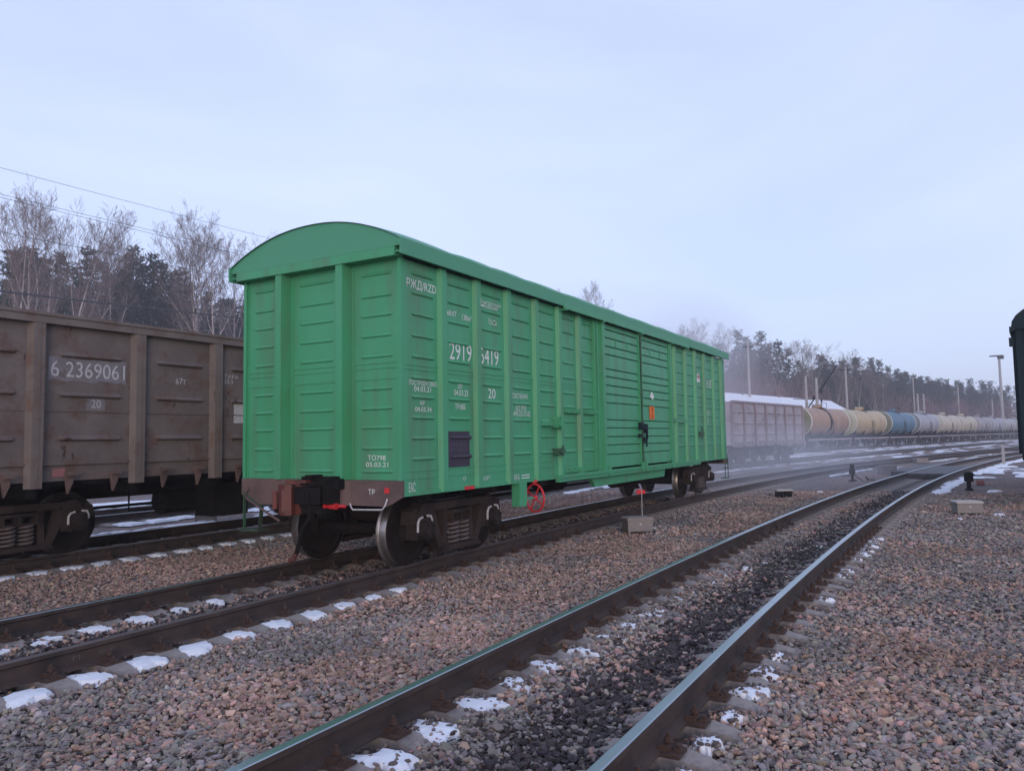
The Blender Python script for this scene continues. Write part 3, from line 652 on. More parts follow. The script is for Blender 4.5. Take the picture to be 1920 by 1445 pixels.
mb = MB(); mb.box(10.03,10.13,-BW-.09,-BW+.03,1.02,3.84); mb.build('door_post', G, car)
# hatch strips with studs
for (za, hz) in ((2.05,.075),(1.03,.07)):
    for (a,b) in ((4.37,5.03),(5.16,5.90)):
        mb = MB(); mb.box(a, b, -BW-.03, -BW+.036, za, za+hz)
        for k in range(9): xx = a+.04+(b-a-.08)*k/8; mb.box(xx-.016, xx+.016, -BW-.06, -BW-.03, za+.01, za+hz+.012)
        mb.build('hatch_strip', G, car)
for (z0,z1,x0) in ((1.80,1.97,3.98),(1.36,1.46,4.0)):
    mb = MB(); mb.box(x0, x0+.23, -BW-.11, -BW+.03, z0, z1); mb.box(x0+.03,x0+.2,-BW-.14,-BW-.11,z0+.03,z1-.03); mb.cyl((x0+.115,-BW-.13,z0-.03),(x0+.115,-BW-.13,z1+.05),.018,6); mb.build('hatch_latch', M['green_dirty'] if z1 < 1.5 else G, car)
mb = MB(); mb.box(3.50,3.98,-BW-.05,-BW-.025,1.83,1.90); mb.build('latch_lever', G, car)
mb = MB(); mb.box(12.3,12.6,-BW-.12,-BW,1.62,1.74); mb.cyl((12.45,-BW-.1,1.55),(12.45,-BW-.1,1.85),.02,6); mb.build('hatch_latch', M['green_dirty'], car)
mb = MB(); mb.box(10.2,10.45,-BW-.09,-BW,1.98,2.06); mb.box(10.65,11.3,-BW-.05,-BW-.02,1.96,2.05); mb.build('latch_lever', G, car)
# lower door rail and drop beam
mb = MB(); mb.box(4.05,12.3,-BW-.09,-BW-.012,.90,1.0); mb.box(4.05,12.3,-BW-.11,-BW-.09,.965,1.02)
for x in (6.15,7.95,8.15,9.95): mb.box(x-.05,x+.05,-BW-.13,-BW-.09,.93,1.10)
mb.build('lower_door_rail', G, car)
mb = MB(); mb.prism([(5.55,.90),(9.75,.90),(9.68,.72),(5.75,.72)], 'y', -BW+.02, -BW+.10); mb.build('drop_beam', G, car)
for x in (12.33,): 
    mb = MB(); mb.prism([(x-.25,.955),(x+.05,.955),(x+.05,1.03)], 'y', -BW-.08, -BW-.02); mb.build('rail_stop', G, car)
# sill at the end, coupler, levers
mb = MB(); mb.prism([(-BW,1.148),(-BW,.95),(-BW+.22,.835),(-.02,.835),(.02,.835),(BW-.22,.80),(BW,.935),(BW,1.148)], 'x', -.02, .03); mb.build('end_sill', M['sill'], car)
mb = MB(); mb.box(BL-.02,BL+.02,-BW,BW,.80,1.1); mb.build('end_sill', M['sill'], car)
mb = MB(); mb.box(-.03,-.02,-1.195,-1.125,.995,1.06); mb.build('red_reflector', M['red'], car)
mb = MB(); mb.tube([(-.05,-.60,.86),(-.07,-.63,.82),(-.07,-.66,.79),(-.07,-1.12,.80),(-.06,-1.16,.85),(-.03,-1.17,.93)], .011, 6); mb.build('uncoupling_rod', M['faint'], car)
mb = MB(); mb.tube([(-.05,1.24,1.04),(-.07,1.20,1.0),(-.07,1.27,.93),(-.07,1.22,.88),(-.06,.75,.66),(-.05,.62,.60)], .016, 6); mb.build('uncoupling_rod', M['sill'], car)
mb = MB()                                                  # coupler body (dark)
mb.box(-.16,.3,-.15,.13,.86,1.06); mb.prism([(-.40,-.14),(-.36,-.27),(-.30,-.33),(-.16,-.30),(-.12,-.02),(-.24,.10),(-.34,.06),(-.30,-.08)], 'z', .86, 1.07)
for (za,zb,q) in ((.80,.845,.9),(1.085,1.115,.85)): mb.prism([(-.36*q,-.14),(-.33*q,-.25),(-.28*q,-.31),(-.14,-.28),(-.12,-.04),(-.24,.06)], 'z', za, zb)
mb.cyl((-.37,-.20,.88),(-.37,-.20,1.04),.03,8); mb.box(-.30,-.12,-.12,.02,.845,.86)
mb.prism([(-.26,-.44),(-.10,-.48),(-.08,-.24),(-.24,-.28)], 'z', .86, 1.16); mb.box(-.20,-.02,-.54,-.36,1.04,1.17); mb.box(-.12,-.02,-.36,.16,1.125,1.19); mb.box(-.22,-.04,-.13,.0,1.18,1.215); mb.box(-.22,-.04,-.50,-.38,1.165,1.2)
mb.box(-.30,-.06,-.36,-.02,.74,.81); mb.box(-.34,-.28,-.22,-.16,.66,.80); mb.cyl((-.28,-.30,.72),(-.10,-.30,.70),.03,8); mb.bar((-.30,-.22,1.12),(-.18,-.42,1.14),.03,.03)
mb.build('coupler', M['under'], car)
mb = MB(); mb.prism([(-.42,.14),(-.36,.09),(-.26,.12),(-.10,.06),(-.08,.34),(-.20,.37),(-.34,.34),(-.40,.24)], 'z', .72, 1.10); mb.prism([(-.44,.17),(-.40,.12),(-.37,.20),(-.41,.25)], 'z', .76, 1.04); mb.box(-.20,-.03,.0,.36,.74,1.145); mb.cyl((-.43,.30,.80),(-.43,.30,1.02),.035,8)
mb.build('coupler_jaw', M['redbrown'], car)
mb = MB(); mb.cyl((-.16,-.52,.835),(-.16,-.62,.835),.02,6); mb.cyl((-.16,-.48,.83),(-.16,-.36,.835),.04,10); mb.cyl((-.16,-.35,.83),(-.16,-.30,.832),.058,10); mb.build('brake_cock', M['red'], car)
mb = MB(); mb.tube([(-.14,-.34,.83),(-.17,-.24,.80),(-.22,-.10,.70),(-.26,.02,.52),(-.26,.06,.34),(-.26,.11,.22)], .026, 8); mb.build('brake_hose', M['under'], car)
mb = MB(); mb.tube([(-.26,.10,.24),(-.26,.16,.16),(-.26,.22,.14)], [.03,.036,.03], 8); mb.build('hose_head', M['redbrown'], car)
def step(cx, sgn, y):
    mb = MB(); mb.bar((cx,y,.98),(cx,y,.47),.04,.012); mb.bar((cx,y-.34,.80),(cx,y-.30,.48),.06,.012); mb.bar((cx,y,.97),(cx,y-.36,.74),.035,.012); mb.box(cx-.10,cx+.10,y-.38,y-.10,.455,.475); mb.box(cx-.06,cx+.06,y-.12,y+.03,.44,.455)
    mb.build('corner_step', M['green_dirty'], car)
step(-.02, 1, BW-.06)
mb = MB()
for x in (BL-.34, BL-.02): mb.bar((x,-BW-.02,1.0),(x,-BW-.02,.40),.05,.014)
mb.box(BL-.36,BL+.0,-BW-.06,-BW+.12,.39,.41); mb.box(BL-.36,BL,-BW-.05,-BW+.05,.68,.695); mb.build('corner_step', M['green_dirty'], car)
# lettering
S = lambda s,a0,a1,z0,z1,m=M['white'],y=-BW+.012: lettering(s, car, a0,a1,z0,z1,'side',y,m)
S('РЖД/RZD',.115,.74,3.50,3.635); S('68.0Т',.985,1.21,3.285,3.355); S('138м³',1.34,1.58,3.265,3.345)
S('ФЕДЕРАЛЬНАЯ\nКОМПАНИЯ',1.94,2.40,3.515,3.62)
mb = MB(); mb.prism([(1.81,3.64),(1.84,3.64),(1.84,3.55),(1.93,3.55),(1.93,3.53),(1.81,3.53)], 'y', -BW+.008, -BW+.012); mb.prism([(1.86,3.6),(1.87,3.61),(1.93,3.575),(1.92,3.565)],'y',-BW+.008,-BW+.012); mb.build('company_emblem', M['white'], car)
S('ТО',2.03,2.12,3.29,3.365)
mb = MB(); mb.tube([(2.15,-BW+.010,3.35),(2.21,-BW+.010,3.36),(2.25,-BW+.010,3.33),(2.23,-BW+.010,3.295),(2.15,-BW+.010,3.295),(2.15,-BW+.010,3.33)], .006, 4); mb.build('company_emblem', M['white'], car)
S('2919',1.03,1.57,2.70,2.935); S('5419',1.795,2.30,2.70,2.935)
S('ПОСТРОЕН ОВКЗ',.15,.735,2.312,2.372); S('04.03.21',.25,.60,2.235,2.30); S('КР',.37,.465,2.07,2.12); S('04.03.34',.27,.61,1.985,2.045)
S('ДР',1.22,1.33,2.312,2.375); S('04.03.25',1.13,1.47,2.22,2.30); S('ТР18ВБ',1.15,1.40,2.035,2.11); S('20',2.0,2.2,2.215,2.355)
S('СОБСТВЕННИК',2.70,3.18,2.245,2.32); S('АО ПГК',2.79,3.13,2.055,2.135); S('7-495-221-72-02',2.66,3.25,1.975,2.05)
S('О',1.32,1.385,1.08,1.13); S('ТГ-БОРТ',1.70,2.02,1.055,1.105); S('ТАРА',2.61,2.88,1.0,1.09); S('=',2.94,3.2,1.02,1.075); S('ЕАС',.13,.26,1.0,1.115)
S('ПГК',13.3,13.64,2.94,3.17); S('ВГ',13.72,14.0,2.94,3.18); S('ОСМ\nДР\nКР',13.37,13.62,1.94,2.31); S('ТР\n25\nДО',14.2,14.42,1.94,2.32)
mb = MB(); mb.prism([(12.5,3.05),(12.78,3.05),(12.78,3.18),(12.64,3.3),(12.5,3.18)],'y',-BW+.006,-BW+.012); mb.build('company_emblem', M['white'], car)
mb = MB(); mb.prism([(12.58,3.14),(12.70,3.14),(12.70,3.2),(12.64,3.25),(12.58,3.2)],'y',-BW+.001,-BW+.005); mb.build('company_emblem', M['red'], car)
mb = MB(); mb.box(.95,1.47,-BW-.002,-BW+.03,1.27,1.74); rib(mb,1.0,1.54,1.655,-BW-.001,-1); rib(mb,1.0,1.54,1.40,-BW-.001,-1); mb.build('stencil_board', M['blackboard'], car)
lettering('ОГСБЗ', car, .98, 1.38, 1.48, 1.58, 'side', -BW-.006, M['boardtext'])
mb = MB(); mb.box(1.32,1.54,-BW-.03,-BW-.013,.955,1.0); mb.build('red_jack_mark', M['red'], car)
mb = MB(); mb.box(8.57,8.88,-BW-.066,-BW-.062,2.01,2.29); mb.build('hazard_sticker', M['orange'], car)
for (z0,z1,s) in ((2.17,2.27,'2'),(2.03,2.13,'65')): lettering(s, car, 8.68, 8.80, z0, z1, 'side', -BW-.068, M['under'])
mb = MB(); mb.prism([(8.63,2.50),(8.75,2.62),(8.90,2.52),(8.82,2.43)], 'y', -BW-.062, -BW-.058); mb.build('paper_sticker', M['white'], car)
E_ = lambda s,y0,y1,z0,z1,x: lettering(s, car, y0,y1,z0,z1,'end',x,M['white'])
E_('ТО798',-.82,-1.10,1.39,1.455,.026); E_('05.03.21',-.79,-1.14,1.31,1.368,.026); E_('ТР',-.868,-.968,.975,1.04,-.022)
# underframe, brake gear, handbrake wheel, bogies
mb = MB(); mb.box(.0,BL,-.22,.22,.72,1.0)
for x in np.arange(.6,BL,1.6): mb.box(x-.06,x+.06,-BW+.06,BW-.06,.86,1.0)
mb.build('underframe', M['under'], car)
mb = MB(); mb.cyl((6.6,.25,.72),(7.5,.25,.72),.20,14); mb.cyl((8.2,-.7,.70),(9.0,-.7,.70),.17,14); mb.box(9.4,10.2,-.9,-.5,.58,.86); mb.tube([(1,-.9,.84),(5.3,-.95,.86),(10,-.95,.86),(14,-.9,.84)],.02,6); mb.bar((3,.1,.62),(13,.1,.62),.05,.05); mb.build('brake_gear', M['under'], car)
mb = MB(); mb.box(2.83,3.06,-BW-.01,-BW+.09,.60,.958); mb.box(2.8,3.1,-BW+.09,-BW+.11,.6,.95); mb.cyl((3.06,-BW+.03,.70),(3.30,-BW-.02,.70),.018,6); mb.build('handbrake_bracket', G, car)
mb = MB(); c = Vector((3.30,-BW-.02,.70)); axd = Vector((.93,-.37,0)).normalized(); e1 = Vector((.37,.93,0)).normalized()
ring = [c+(e1*math.cos(t)+Vector((0,0,1))*math.sin(t))*.215 for t in np.linspace(0,2*PI,25)]
mb.tube(ring, .017, 6, cap=False)
for k in range(4):
    t = k*PI/2+.5; mb.tube([c, c+(e1*math.cos(t)+Vector((0,0,1))*math.sin(t))*.21], .012, 5)
mb.cyl(c-axd*.03, c+axd*.03, .035, 8); mb.build('handbrake_wheel', M['red'], car)
mb = MB(); mb.cyl((3.3,-BW+.0,.955),(3.38,-BW+.0,.955),.03,8); mb.build('red_jack_mark', M['red'], car)
make_bogie(car, .80+WB/2, 2); make_bogie(car, 12.75+WB/2, 2)
mb = MB()
for s, t_ in (('А',0),): pass

# ------------------------------------------------------------------ brown gondola on the left
gd_ = thing('gondola_wagon', 'weathered brown open gondola wagon with ribbed sides and a chalked number', 'gondola wagon', (0, TG.y0, 0))
GW = 1.47; GX0, GX1 = -4.35, 8.1; GP = [-4.27,-2.83,-1.32,.25,1.74,3.28,4.8,6.4,8.02]
def gprism(mb, x): mb.prism([(x-.125,0),(x-.08,-.10),(x+.08,-.10),(x+.125,0)], 'z', 1.04, 3.40)
for a, b in zip(GP, GP[1:]):
    mb = MB(); y = -GW-.02; mb.box(a,b,y,y+.04,1.36,3.42)
    for z in (2.965,2.385,1.75,1.48 if False else 1.735,): pass
    for z in (2.97,2.385,1.74): rib(mb, a+.32, b-.26, z, y, -1, .045, .05)
    mb.box(a+.1,b-.1,y-.012,y,2.135,2.15); mb.box(a+.1,b-.1,y-.02,y,1.36,1.40)
    mb.build('side_panel', M['gond'], gd_)
    mb = MB(); mb.box(a,b,-GW-.005,-GW+.05,1.13,1.36); mb.build('bottom_sill', M['gond'], gd_)
    for q in (.30,.74):
        x = a+(b-a)*q; mb = MB(); mb.prism([(x-.05,1.26),(x+.07,1.25),(x+.06,1.10),(x-.01,.94),(x-.03,1.06)], 'y', -GW-.10, -GW-.05); mb.box(x-.04,x+.09,-GW-.16,-GW-.05,1.20,1.245); mb.build('hatch_hinge', M['sill'], gd_)
for x in GP:
    mb = MB()
    mb.prism([(x-.125,-GW-.02),(x-.08,-GW-.12),(x+.08,-GW-.12),(x+.125,-GW-.02)], 'z', 1.04, 3.39); mb.box(x-.012,x+.012,-GW-.13,-GW-.12,1.06,3.38); mb.build('side_post', M['gondpost'], gd_)
mb = MB(); mb.box(GX0,GX1,-GW-.13,-GW+.05,3.39,3.53); mb.box(GX0,GX1,-GW-.15,-GW-.13,3.50,3.545); mb.build('top_chord', M['gondpost'], gd_)
mb = MB(); mb.box(GX0,GX1,GW,GW+.05,1.13,3.5); mb.build('far_side', M['gond'], gd_)
for x in (GX0,GX1): 
    mb = MB(); mb.box(x-.03,x+.03,-GW,GW,1.1,3.48); mb.build('end_wall', M['gond'], gd_)
mb = MB(); mb.box(GX0,GX1,-.25,.25,.75,1.1); mb.box(GX0,GX1,-GW+.05,GW-.05,1.06,1.12)
for x in GP: mb.box(x-.06,x+.06,-GW,GW,.9,1.1)
mb.build('underframe', M['under'], gd_)
mb = MB(); mb.cyl((1.6,-.2,.62),(2.6,-.2,.62),.24,12); mb.box(2.2,3.0,-.9,-.4,.3,.9); mb.bar((-.5,-.3,.60),(6,-.3,.60),.05,.05); mb.tube([(.6,-.8,1.0),(.6,-.8,.55),(2.2,-.8,.5)],.02,6); mb.build('brake_gear', M['under'], gd_)
make_bogie(gd_, -1.28, 2); make_bogie(gd_, 6.3, 1)
yl = -GW-.024
rq = random.Random(9); ol = [(-1.14+1.2*k/14+rq.uniform(-.015,.015), 2.585+rq.uniform(-.02,.03)) for k in range(15)]+[(.06+rq.uniform(-.02,.01), 2.66+.08*k) for k in range(3)]+[(.05-1.18*k/14+rq.uniform(-.015,.015), 2.94+rq.uniform(-.03,.015)) for k in range(15)]
mb = MB(); mb.prism(ol, 'y', yl, yl+.004); mb.build('number_patch', M['patch'], gd_)
for s,a0,a1,z0,z1 in (('6 2369061',-1.11,.03,2.645,2.875),): lettering(s, gd_, a0,a1,z0,z1,'side',yl-.004,M['faint'])
lettering('20', gd_, -.50,-.35,2.20,2.325,'side',yl-.004,M['faint']); lettering('67т', gd_, .94,1.14,2.64,2.74,'side',yl-.004,M['faint']); lettering('ТАРА\n22.5', gd_, 1.93,2.24,2.71,2.87,'side',yl-.004,M['faint'])
mb = MB(); mb.box(-.58,-.28,yl,yl+.003,2.16,2.35); mb.build('number_patch', M['patch'], gd_)
mb = MB(); mb.box(2.15,2.40,yl,yl+.004,2.0,2.36); mb.build('white_patch', M['faint'], gd_)
mb = MB(); mb.box(-1.04,-.86,-GW-.012,-GW-.006,1.19,1.31); mb.build('pink_plate', M['pinkpaint'], gd_)

# ------------------------------------------------------------------ pale gondola behind the boxcar
def place(root, tr, t): p, a = tr.at(t); root.location = (p.x, p.y, 0); root.rotation_euler = (0,0,a)
fg = thing('gondola_wagon', 'pale grey open gondola wagon just beyond the green boxcar', 'gondola wagon')
FL = 11.6; FP = [-FL/2+FL*k/7 for k in range(8)]
for a, b in zip(FP, FP[1:]):
    mb = MB(); mb.box(a,b,-1.42,-1.38,1.15,3.42)
    for z in (2.9,2.3,1.7): rib(mb,a+.2,b-.2,z,-1.42,-1,.05,.05)
    mb.build('side_panel', M['fargond'], fg)
    for q in (.2,.45,.7): 
        mb = MB(); x = a+(b-a)*q; mb.box(x-.06,x+.1,-1.5,-1.38,1.0,1.3); mb.build('hatch_hinge', M['fargpost'], fg)
for x in FP: mb = MB(); mb.box(x-.09,x+.09,-1.52,-1.42,1.05,3.4); mb.build('side_post', M['fargpost'], fg)
mb = MB(); mb.box(-FL/2,FL/2,-1.5,-1.38,3.40,3.50); mb.build('top_chord', M['fargpost'], fg)
mb = MB(); mb.box(-FL/2,FL/2,1.38,1.44,1.1,3.45); mb.build('far_side', M['fargond'], fg)
for x in (-FL/2, FL/2): mb = MB(); mb.box(x-.03,x+.03,-1.38,1.38,1.1,3.45); mb.build('end_wall', M['fargond'], fg)
mb = MB(); mb.box(-FL/2,FL/2,-.3,.3,.7,1.1); mb.box(-FL/2,FL/2,-1.38,1.38,1.02,1.1); mb.build('underframe', M['under'], fg)
make_bogie(fg, -3.9, 1); make_bogie(fg, 3.6, 1)
place(fg, TG, 39.6)

# ------------------------------------------------------------------ tank wagons
def tank_mats(i, c, e):
    a = mat('tank_shell_paint', c, tuple(v*.82 for v in c), 0.5, 0.55, bump=0.05, dirt=tuple(v*.5 for v in c), dirt_amt=0.6, dirt_scale=1.6, streak=True)
    b = mat('tank_end_paint', e, tuple(v*.8 for v in e), 1, 0.6, bump=0.05); return a, b
mb = MB(); TLN = 6.1; RT = 1.53; TZ = 2.98
mb.lathe([(-TLN,RT),(-TLN+.02,RT),(TLN-.02,RT),(TLN,RT)], 'x', (0,0,TZ), 32); SHELL = mb.mesh('tank_shell', M['fargond'], True)
def end_mesh(s):
    mb = MB(); mb.lathe([(s*(TLN),RT-.01)]+[(s*(TLN+.36*math.sin(t)), (RT-.01)*math.cos(t)) for t in np.linspace(.15,1.5,7)], 'x', (0,0,TZ), 32); return mb.mesh('tank_end', M['fargond'], True)
ENDS = [end_mesh(-1), end_mesh(1)]
def ring_mesh(x, w):
    mb = MB(); mb.lathe([(x-w,RT+.002),(x-w,RT+.03),(x+w,RT+.03),(x+w,RT+.002)], 'x', (0,0,TZ), 32); return mb.mesh('tank_band', M['fargpost'], True)
RINGS = [ring_mesh(-TLN+.1,.10), ring_mesh(0,.06), ring_mesh(TLN-.1,.10)]
mb = MB(); mb.lathe([(0,.55),(.42,.55),(.5,.4),(.5,.02)], 'z', (0,0,4.42), 16); DOME = mb.mesh('dome', M['fargond'], True)
mb = MB(); mb.box(-.9,.9,-.75,.75,4.49,4.52)
for x in (-.9,.9):
    for y in (-.75,.75): mb.cyl((x,y,4.5),(x,y,5.1),.02,5)
for y in (-.75,.75): mb.cyl((-.9,y,5.05),(.9,y,5.05),.02,5)
for x in (-.3,.3): mb.cyl((x,-.75,4.5),(x,-1.6,3.0),.025,5); mb.cyl((x,-1.6,3.0),(x,-1.6,1.1),.025,5)
PLAT = mb.mesh('platform', M['under'])
mb = MB(); mb.box(-6.9,6.9,-1.46,-1.38,.98,1.14); mb.box(-6.9,6.9,1.38,1.46,.98,1.14); SILL = mb.mesh('side_sill', M['fargpost'])
mb = MB(); mb.box(-6.9,6.9,-.25,.25,.85,1.15); mb.box(-6.9,-6.8,-1.42,1.42,.85,1.15); mb.box(6.8,6.9,-1.42,1.42,.85,1.15)
for x in (-5.2,-1.8,1.8,5.2): mb.box(x-.1,x+.1,-1.38,1.38,.9,1.05); mb.prism([(-.9,1.05),(.9,1.05),(1.15,1.95),(-1.15,1.95)], 'x', x-.12, x+.12)
mb.cyl((-1,-.6,.7),(.4,-.6,.7),.2,10); FRAME = mb.mesh('frame', M['under'])
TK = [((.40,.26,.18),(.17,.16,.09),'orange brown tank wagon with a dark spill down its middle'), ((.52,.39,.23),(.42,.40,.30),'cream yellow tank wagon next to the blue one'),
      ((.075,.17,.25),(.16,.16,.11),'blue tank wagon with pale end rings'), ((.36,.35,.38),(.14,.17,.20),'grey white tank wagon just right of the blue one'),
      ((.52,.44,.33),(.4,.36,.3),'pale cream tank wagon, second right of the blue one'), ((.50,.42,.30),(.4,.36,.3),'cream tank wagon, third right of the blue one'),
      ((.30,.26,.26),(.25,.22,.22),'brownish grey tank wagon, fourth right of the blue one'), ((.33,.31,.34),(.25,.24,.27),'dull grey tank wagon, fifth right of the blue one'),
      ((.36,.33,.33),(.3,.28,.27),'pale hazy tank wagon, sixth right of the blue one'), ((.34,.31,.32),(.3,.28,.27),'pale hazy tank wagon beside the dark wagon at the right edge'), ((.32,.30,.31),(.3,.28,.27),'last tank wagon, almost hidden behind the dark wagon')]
band_mats = [M['fargpost'], mat('dark_spill', (.035,.028,.026), None, 2, .6, bump=0), mat('pale_ring', (.62,.60,.54), None, 2, .7, bump=0)]
T0 = 83.1
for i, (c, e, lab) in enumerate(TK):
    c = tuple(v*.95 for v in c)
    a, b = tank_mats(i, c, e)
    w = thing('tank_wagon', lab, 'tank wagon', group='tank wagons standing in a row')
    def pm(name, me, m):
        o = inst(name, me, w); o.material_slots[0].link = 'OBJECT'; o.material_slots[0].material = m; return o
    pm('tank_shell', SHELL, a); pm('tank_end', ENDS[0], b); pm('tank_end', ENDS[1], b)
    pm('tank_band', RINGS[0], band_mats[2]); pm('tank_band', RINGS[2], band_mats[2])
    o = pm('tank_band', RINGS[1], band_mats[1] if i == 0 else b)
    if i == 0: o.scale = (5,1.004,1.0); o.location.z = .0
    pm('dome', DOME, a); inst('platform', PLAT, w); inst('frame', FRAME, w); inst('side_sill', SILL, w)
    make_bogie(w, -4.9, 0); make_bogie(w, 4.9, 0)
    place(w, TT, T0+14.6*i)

# ------------------------------------------------------------------ dark covered wagon at the right edge
dw = thing('covered_wagon', 'very dark covered wagon at the right edge of the yard', 'covered wagon', (13.4,-8.48-1.42,0), -.085)
DG = M['darkgreen']
mb = MB(); mb.box(0,14,-1.4,1.4,1.15,3.95); mb.build('body', DG, dw)
for y in (-1.38,-.45,.45,1.33): mb = MB(); mb.box(-.08,0,y-.06,y+.06,1.1,3.95); mb.build('end_post', DG, dw)
for x in np.arange(.1,14,1.4): mb = MB(); mb.box(x-.07,x+.07,1.4,1.46,1.1,3.95); mb.build('side_post', DG, dw)
mb = MB(); n_ = 17; pr = [(1.47*math.cos(t), 3.93+.70*math.sin(t)**.8 if math.sin(t) > 0 else 3.93) for t in np.linspace(0,PI,n_)]
mb.prism(pr, 'x', -.14, 14.1); mb.box(-.16,14.1,1.40,1.50,3.88,4.0); mb.build('roof', DG, dw)
mb = MB(); mb.box(-.12,-.0,1.42,1.52,3.55,3.75); mb.build('lamp_bracket', DG, dw)
mb = MB(); mb.box(-.05,14,-1.4,1.4,.95,1.15); mb.box(0,14,-.25,.25,.7,.95); mb.build('underframe', M['under'], dw)
mb = MB(); mb.bar((-.02,1.35,1.1),(-.02,1.28,.86),.06,.03); mb.bar((-.02,1.28,.86),(-.02,1.25,.62),.09,.03); mb.box(-.12,.12,1.12,1.38,.60,.63); mb.build('corner_step', M['under'], dw)
mb = MB(); mb.box(-.5,0,-.2,.2,.8,1.1); mb.build('coupler', M['under'], dw)
make_bogie(dw, 2.3, 1); make_bogie(dw, 11.7, 1)

# ------------------------------------------------------------------ small things beside the tracks
def cable_box(loc, rz, w, d, h, lab, lid='boxlid', legs=.06, name='cable_box'):
    t = thing(name, lab, 'cable box', loc, rz); mb = MB(); mb.box(-w/2,w/2,-d/2,d/2,legs,h-.05); mb.build('body', M['box'], t)
    mb = MB(); mb.prism([(-w/2-.02,h-.05),(w/2+.02,h-.05),(w/2+.02,h-.02),(w/2-.02,h),(-w/2+.02,h),(-w/2-.02,h-.02)], 'y', -d/2-.02, d/2+.02); mb.build('lid', M[lid], t)
    mb = MB()
    for sx in (-1,1):
        for sy in (-1,1): mb.box(sx*(w/2-.03)-.02,sx*(w/2-.03)+.02,sy*(d/2-.03)-.02,sy*(d/2-.03)+.02,-.05,legs)
    mb.build('leg', M['box'], t); mb = MB(); mb.cyl((0,-d/2-.012,h*.6),(0,-d/2,h*.6),.025,8); mb.build('lock', M['boxlid'], t); return t
ZG = -.24
t = cable_box((6.86,-1.74,ZG), -.85, .50,.34,.32, 'grey cable box beside the boxcar track with a red flag behind it', 'box')
fl = thing('flag_marker', 'small red flag on a thin rod behind the grey cable box', 'flag', (7.66,-1.55,ZG))
mb = MB(); mb.cyl((0,0,-.05),(0,0,.78),.008,6); mb.build('rod', M['faint'], fl)
mb = MB(); mb.add([(0,0,.79),(.0,0,.70),(-.10,.05,.70),(-.11,.06,.79),(.0,.012,.79),(0,.012,.70),(-.10,.062,.70),(-.11,.072,.79),(.09,-.05,.77),(.08,-.045,.70)], [(0,1,2,3),(4,7,6,5),(0,1,9,8)]); mb.build('flag_cloth', M['red'], fl)
cable_box((5.2,8.7,ZG), -.7, .50,.42,.35, 'grey cable box in snow seen under the brown gondola', 'boxlid')
cable_box((12.72,-7.35,ZG), -1.22, .52,.34,.32, 'grey cable box with pale lid on the gravel at right', 'boxlid')
cable_box((32.3,-4.5,ZG), -.9, .70,.4,.36, 'dark grey box beside the crossing deck, nearer of two', 'box')
cable_box((44.8,-5.5,ZG), -.95, .72,.4,.32, 'dark grey box beyond the crossing deck, farther of two', 'box')
t = thing('point_motor', 'low slatted switch motor with pale lid between the two tracks', 'switch motor', (16.6,-2.7,ZG), -.9)
mb = MB(); mb.box(-.25,.25,-.12,.12,.19,.235); mb.build('lid', M['boxlid'], t)
for x in (-.2,-.07,.07,.2): mb = MB(); mb.box(x-.025,x+.025,-.1,.1,-.02,.19); mb.build('leg', M['under'], t)
mb = MB(); mb.box(-.2,.2,-.02,.02,.04,.10); mb.bar((.25,0,.2),(.36,0,.05),.02,.02); mb.build('rod', M['under'], t)
t = thing('switch_stand', 'dark switch stand with a lever left of the crossing deck', 'switch stand', (25.4,-3.7,ZG), -.5)
mb = MB(); mb.cyl((0,0,-.03),(0,0,.5),.05,8); mb.box(-.08,.08,-.08,.08,.28,.46); mb.box(-.22,.22,-.04,.04,.0,.05); mb.build('post', M['under'], t)
mb = MB(); mb.bar((0,0,.30),(.18,-.34,.0),.03,.03); mb.bar((-.0,-.02,.22),(-.4,.15,.2),.03,.03); mb.build('lever', M['under'], t)
mb = MB(); mb.box(-.10,-.03,-.02,.02,.5,.66); mb.box(.03,.12,-.02,.02,.48,.66); mb.build('indicator', M['under'], t)
mb = MB(); mb.tube([(.55,-.3,.0),(.75,-.2,.16),(.9,-.3,.03),(1.2,-.5,.0)],.02,5); tag(inst('cable_loop', mb.mesh('cable_loop', M['under'])), 'bent dark cable loop on gravel beside the switch stand', 'cable').location = (25.4,-3.9,ZG)
t = thing('dwarf_signal', 'short black dwarf signal post on gravel right of the shiny track', 'signal', (21.35,-7.55,ZG), .3)
mb = MB(); mb.cyl((0,0,-.03),(0,0,.32),.07,10); mb.box(-.1,.1,-.09,.09,-.02,.04); mb.build('post', M['under'], t)
mb = MB(); mb.box(-.10,.08,-.11,.11,.26,.54); mb.box(-.2,-.10,-.13,.13,.46,.50); mb.cyl((-.1,0,.38),(-.16,0,.38),.06,10); mb.prism([(-.13,.50),(.13,.50),(.05,.58),(-.10,.56)],'x',-.1,.08); mb.build('head', M['under'], t)
mb = MB(); mb.prism([(-.2,0),(.2,0),(.16,.13),(-.06,.16),(-.18,.10)], 'y', -.12, .12); tag(inst('red_shoe', mb.mesh('red_shoe', M['redbrown'])), 'dark red brake shoe lying in snow behind the dwarf signal', 'brake shoe').location = (24.3,-7.95,ZG)
t = thing('marker_post', 'thin pale marker post in snow on the outside of the curve', 'marker post', (42.6,-9.6,ZG))
mb = MB(); mb.box(-.07,.07,-.07,.07,-.05,1.0); mb.build('post', M['pole'], t); mb = MB(); mb.prism([(-.09,1.0),(.09,1.0),(0,1.1)],'y',-.09,.09); mb.build('cap', M['pole'], t)
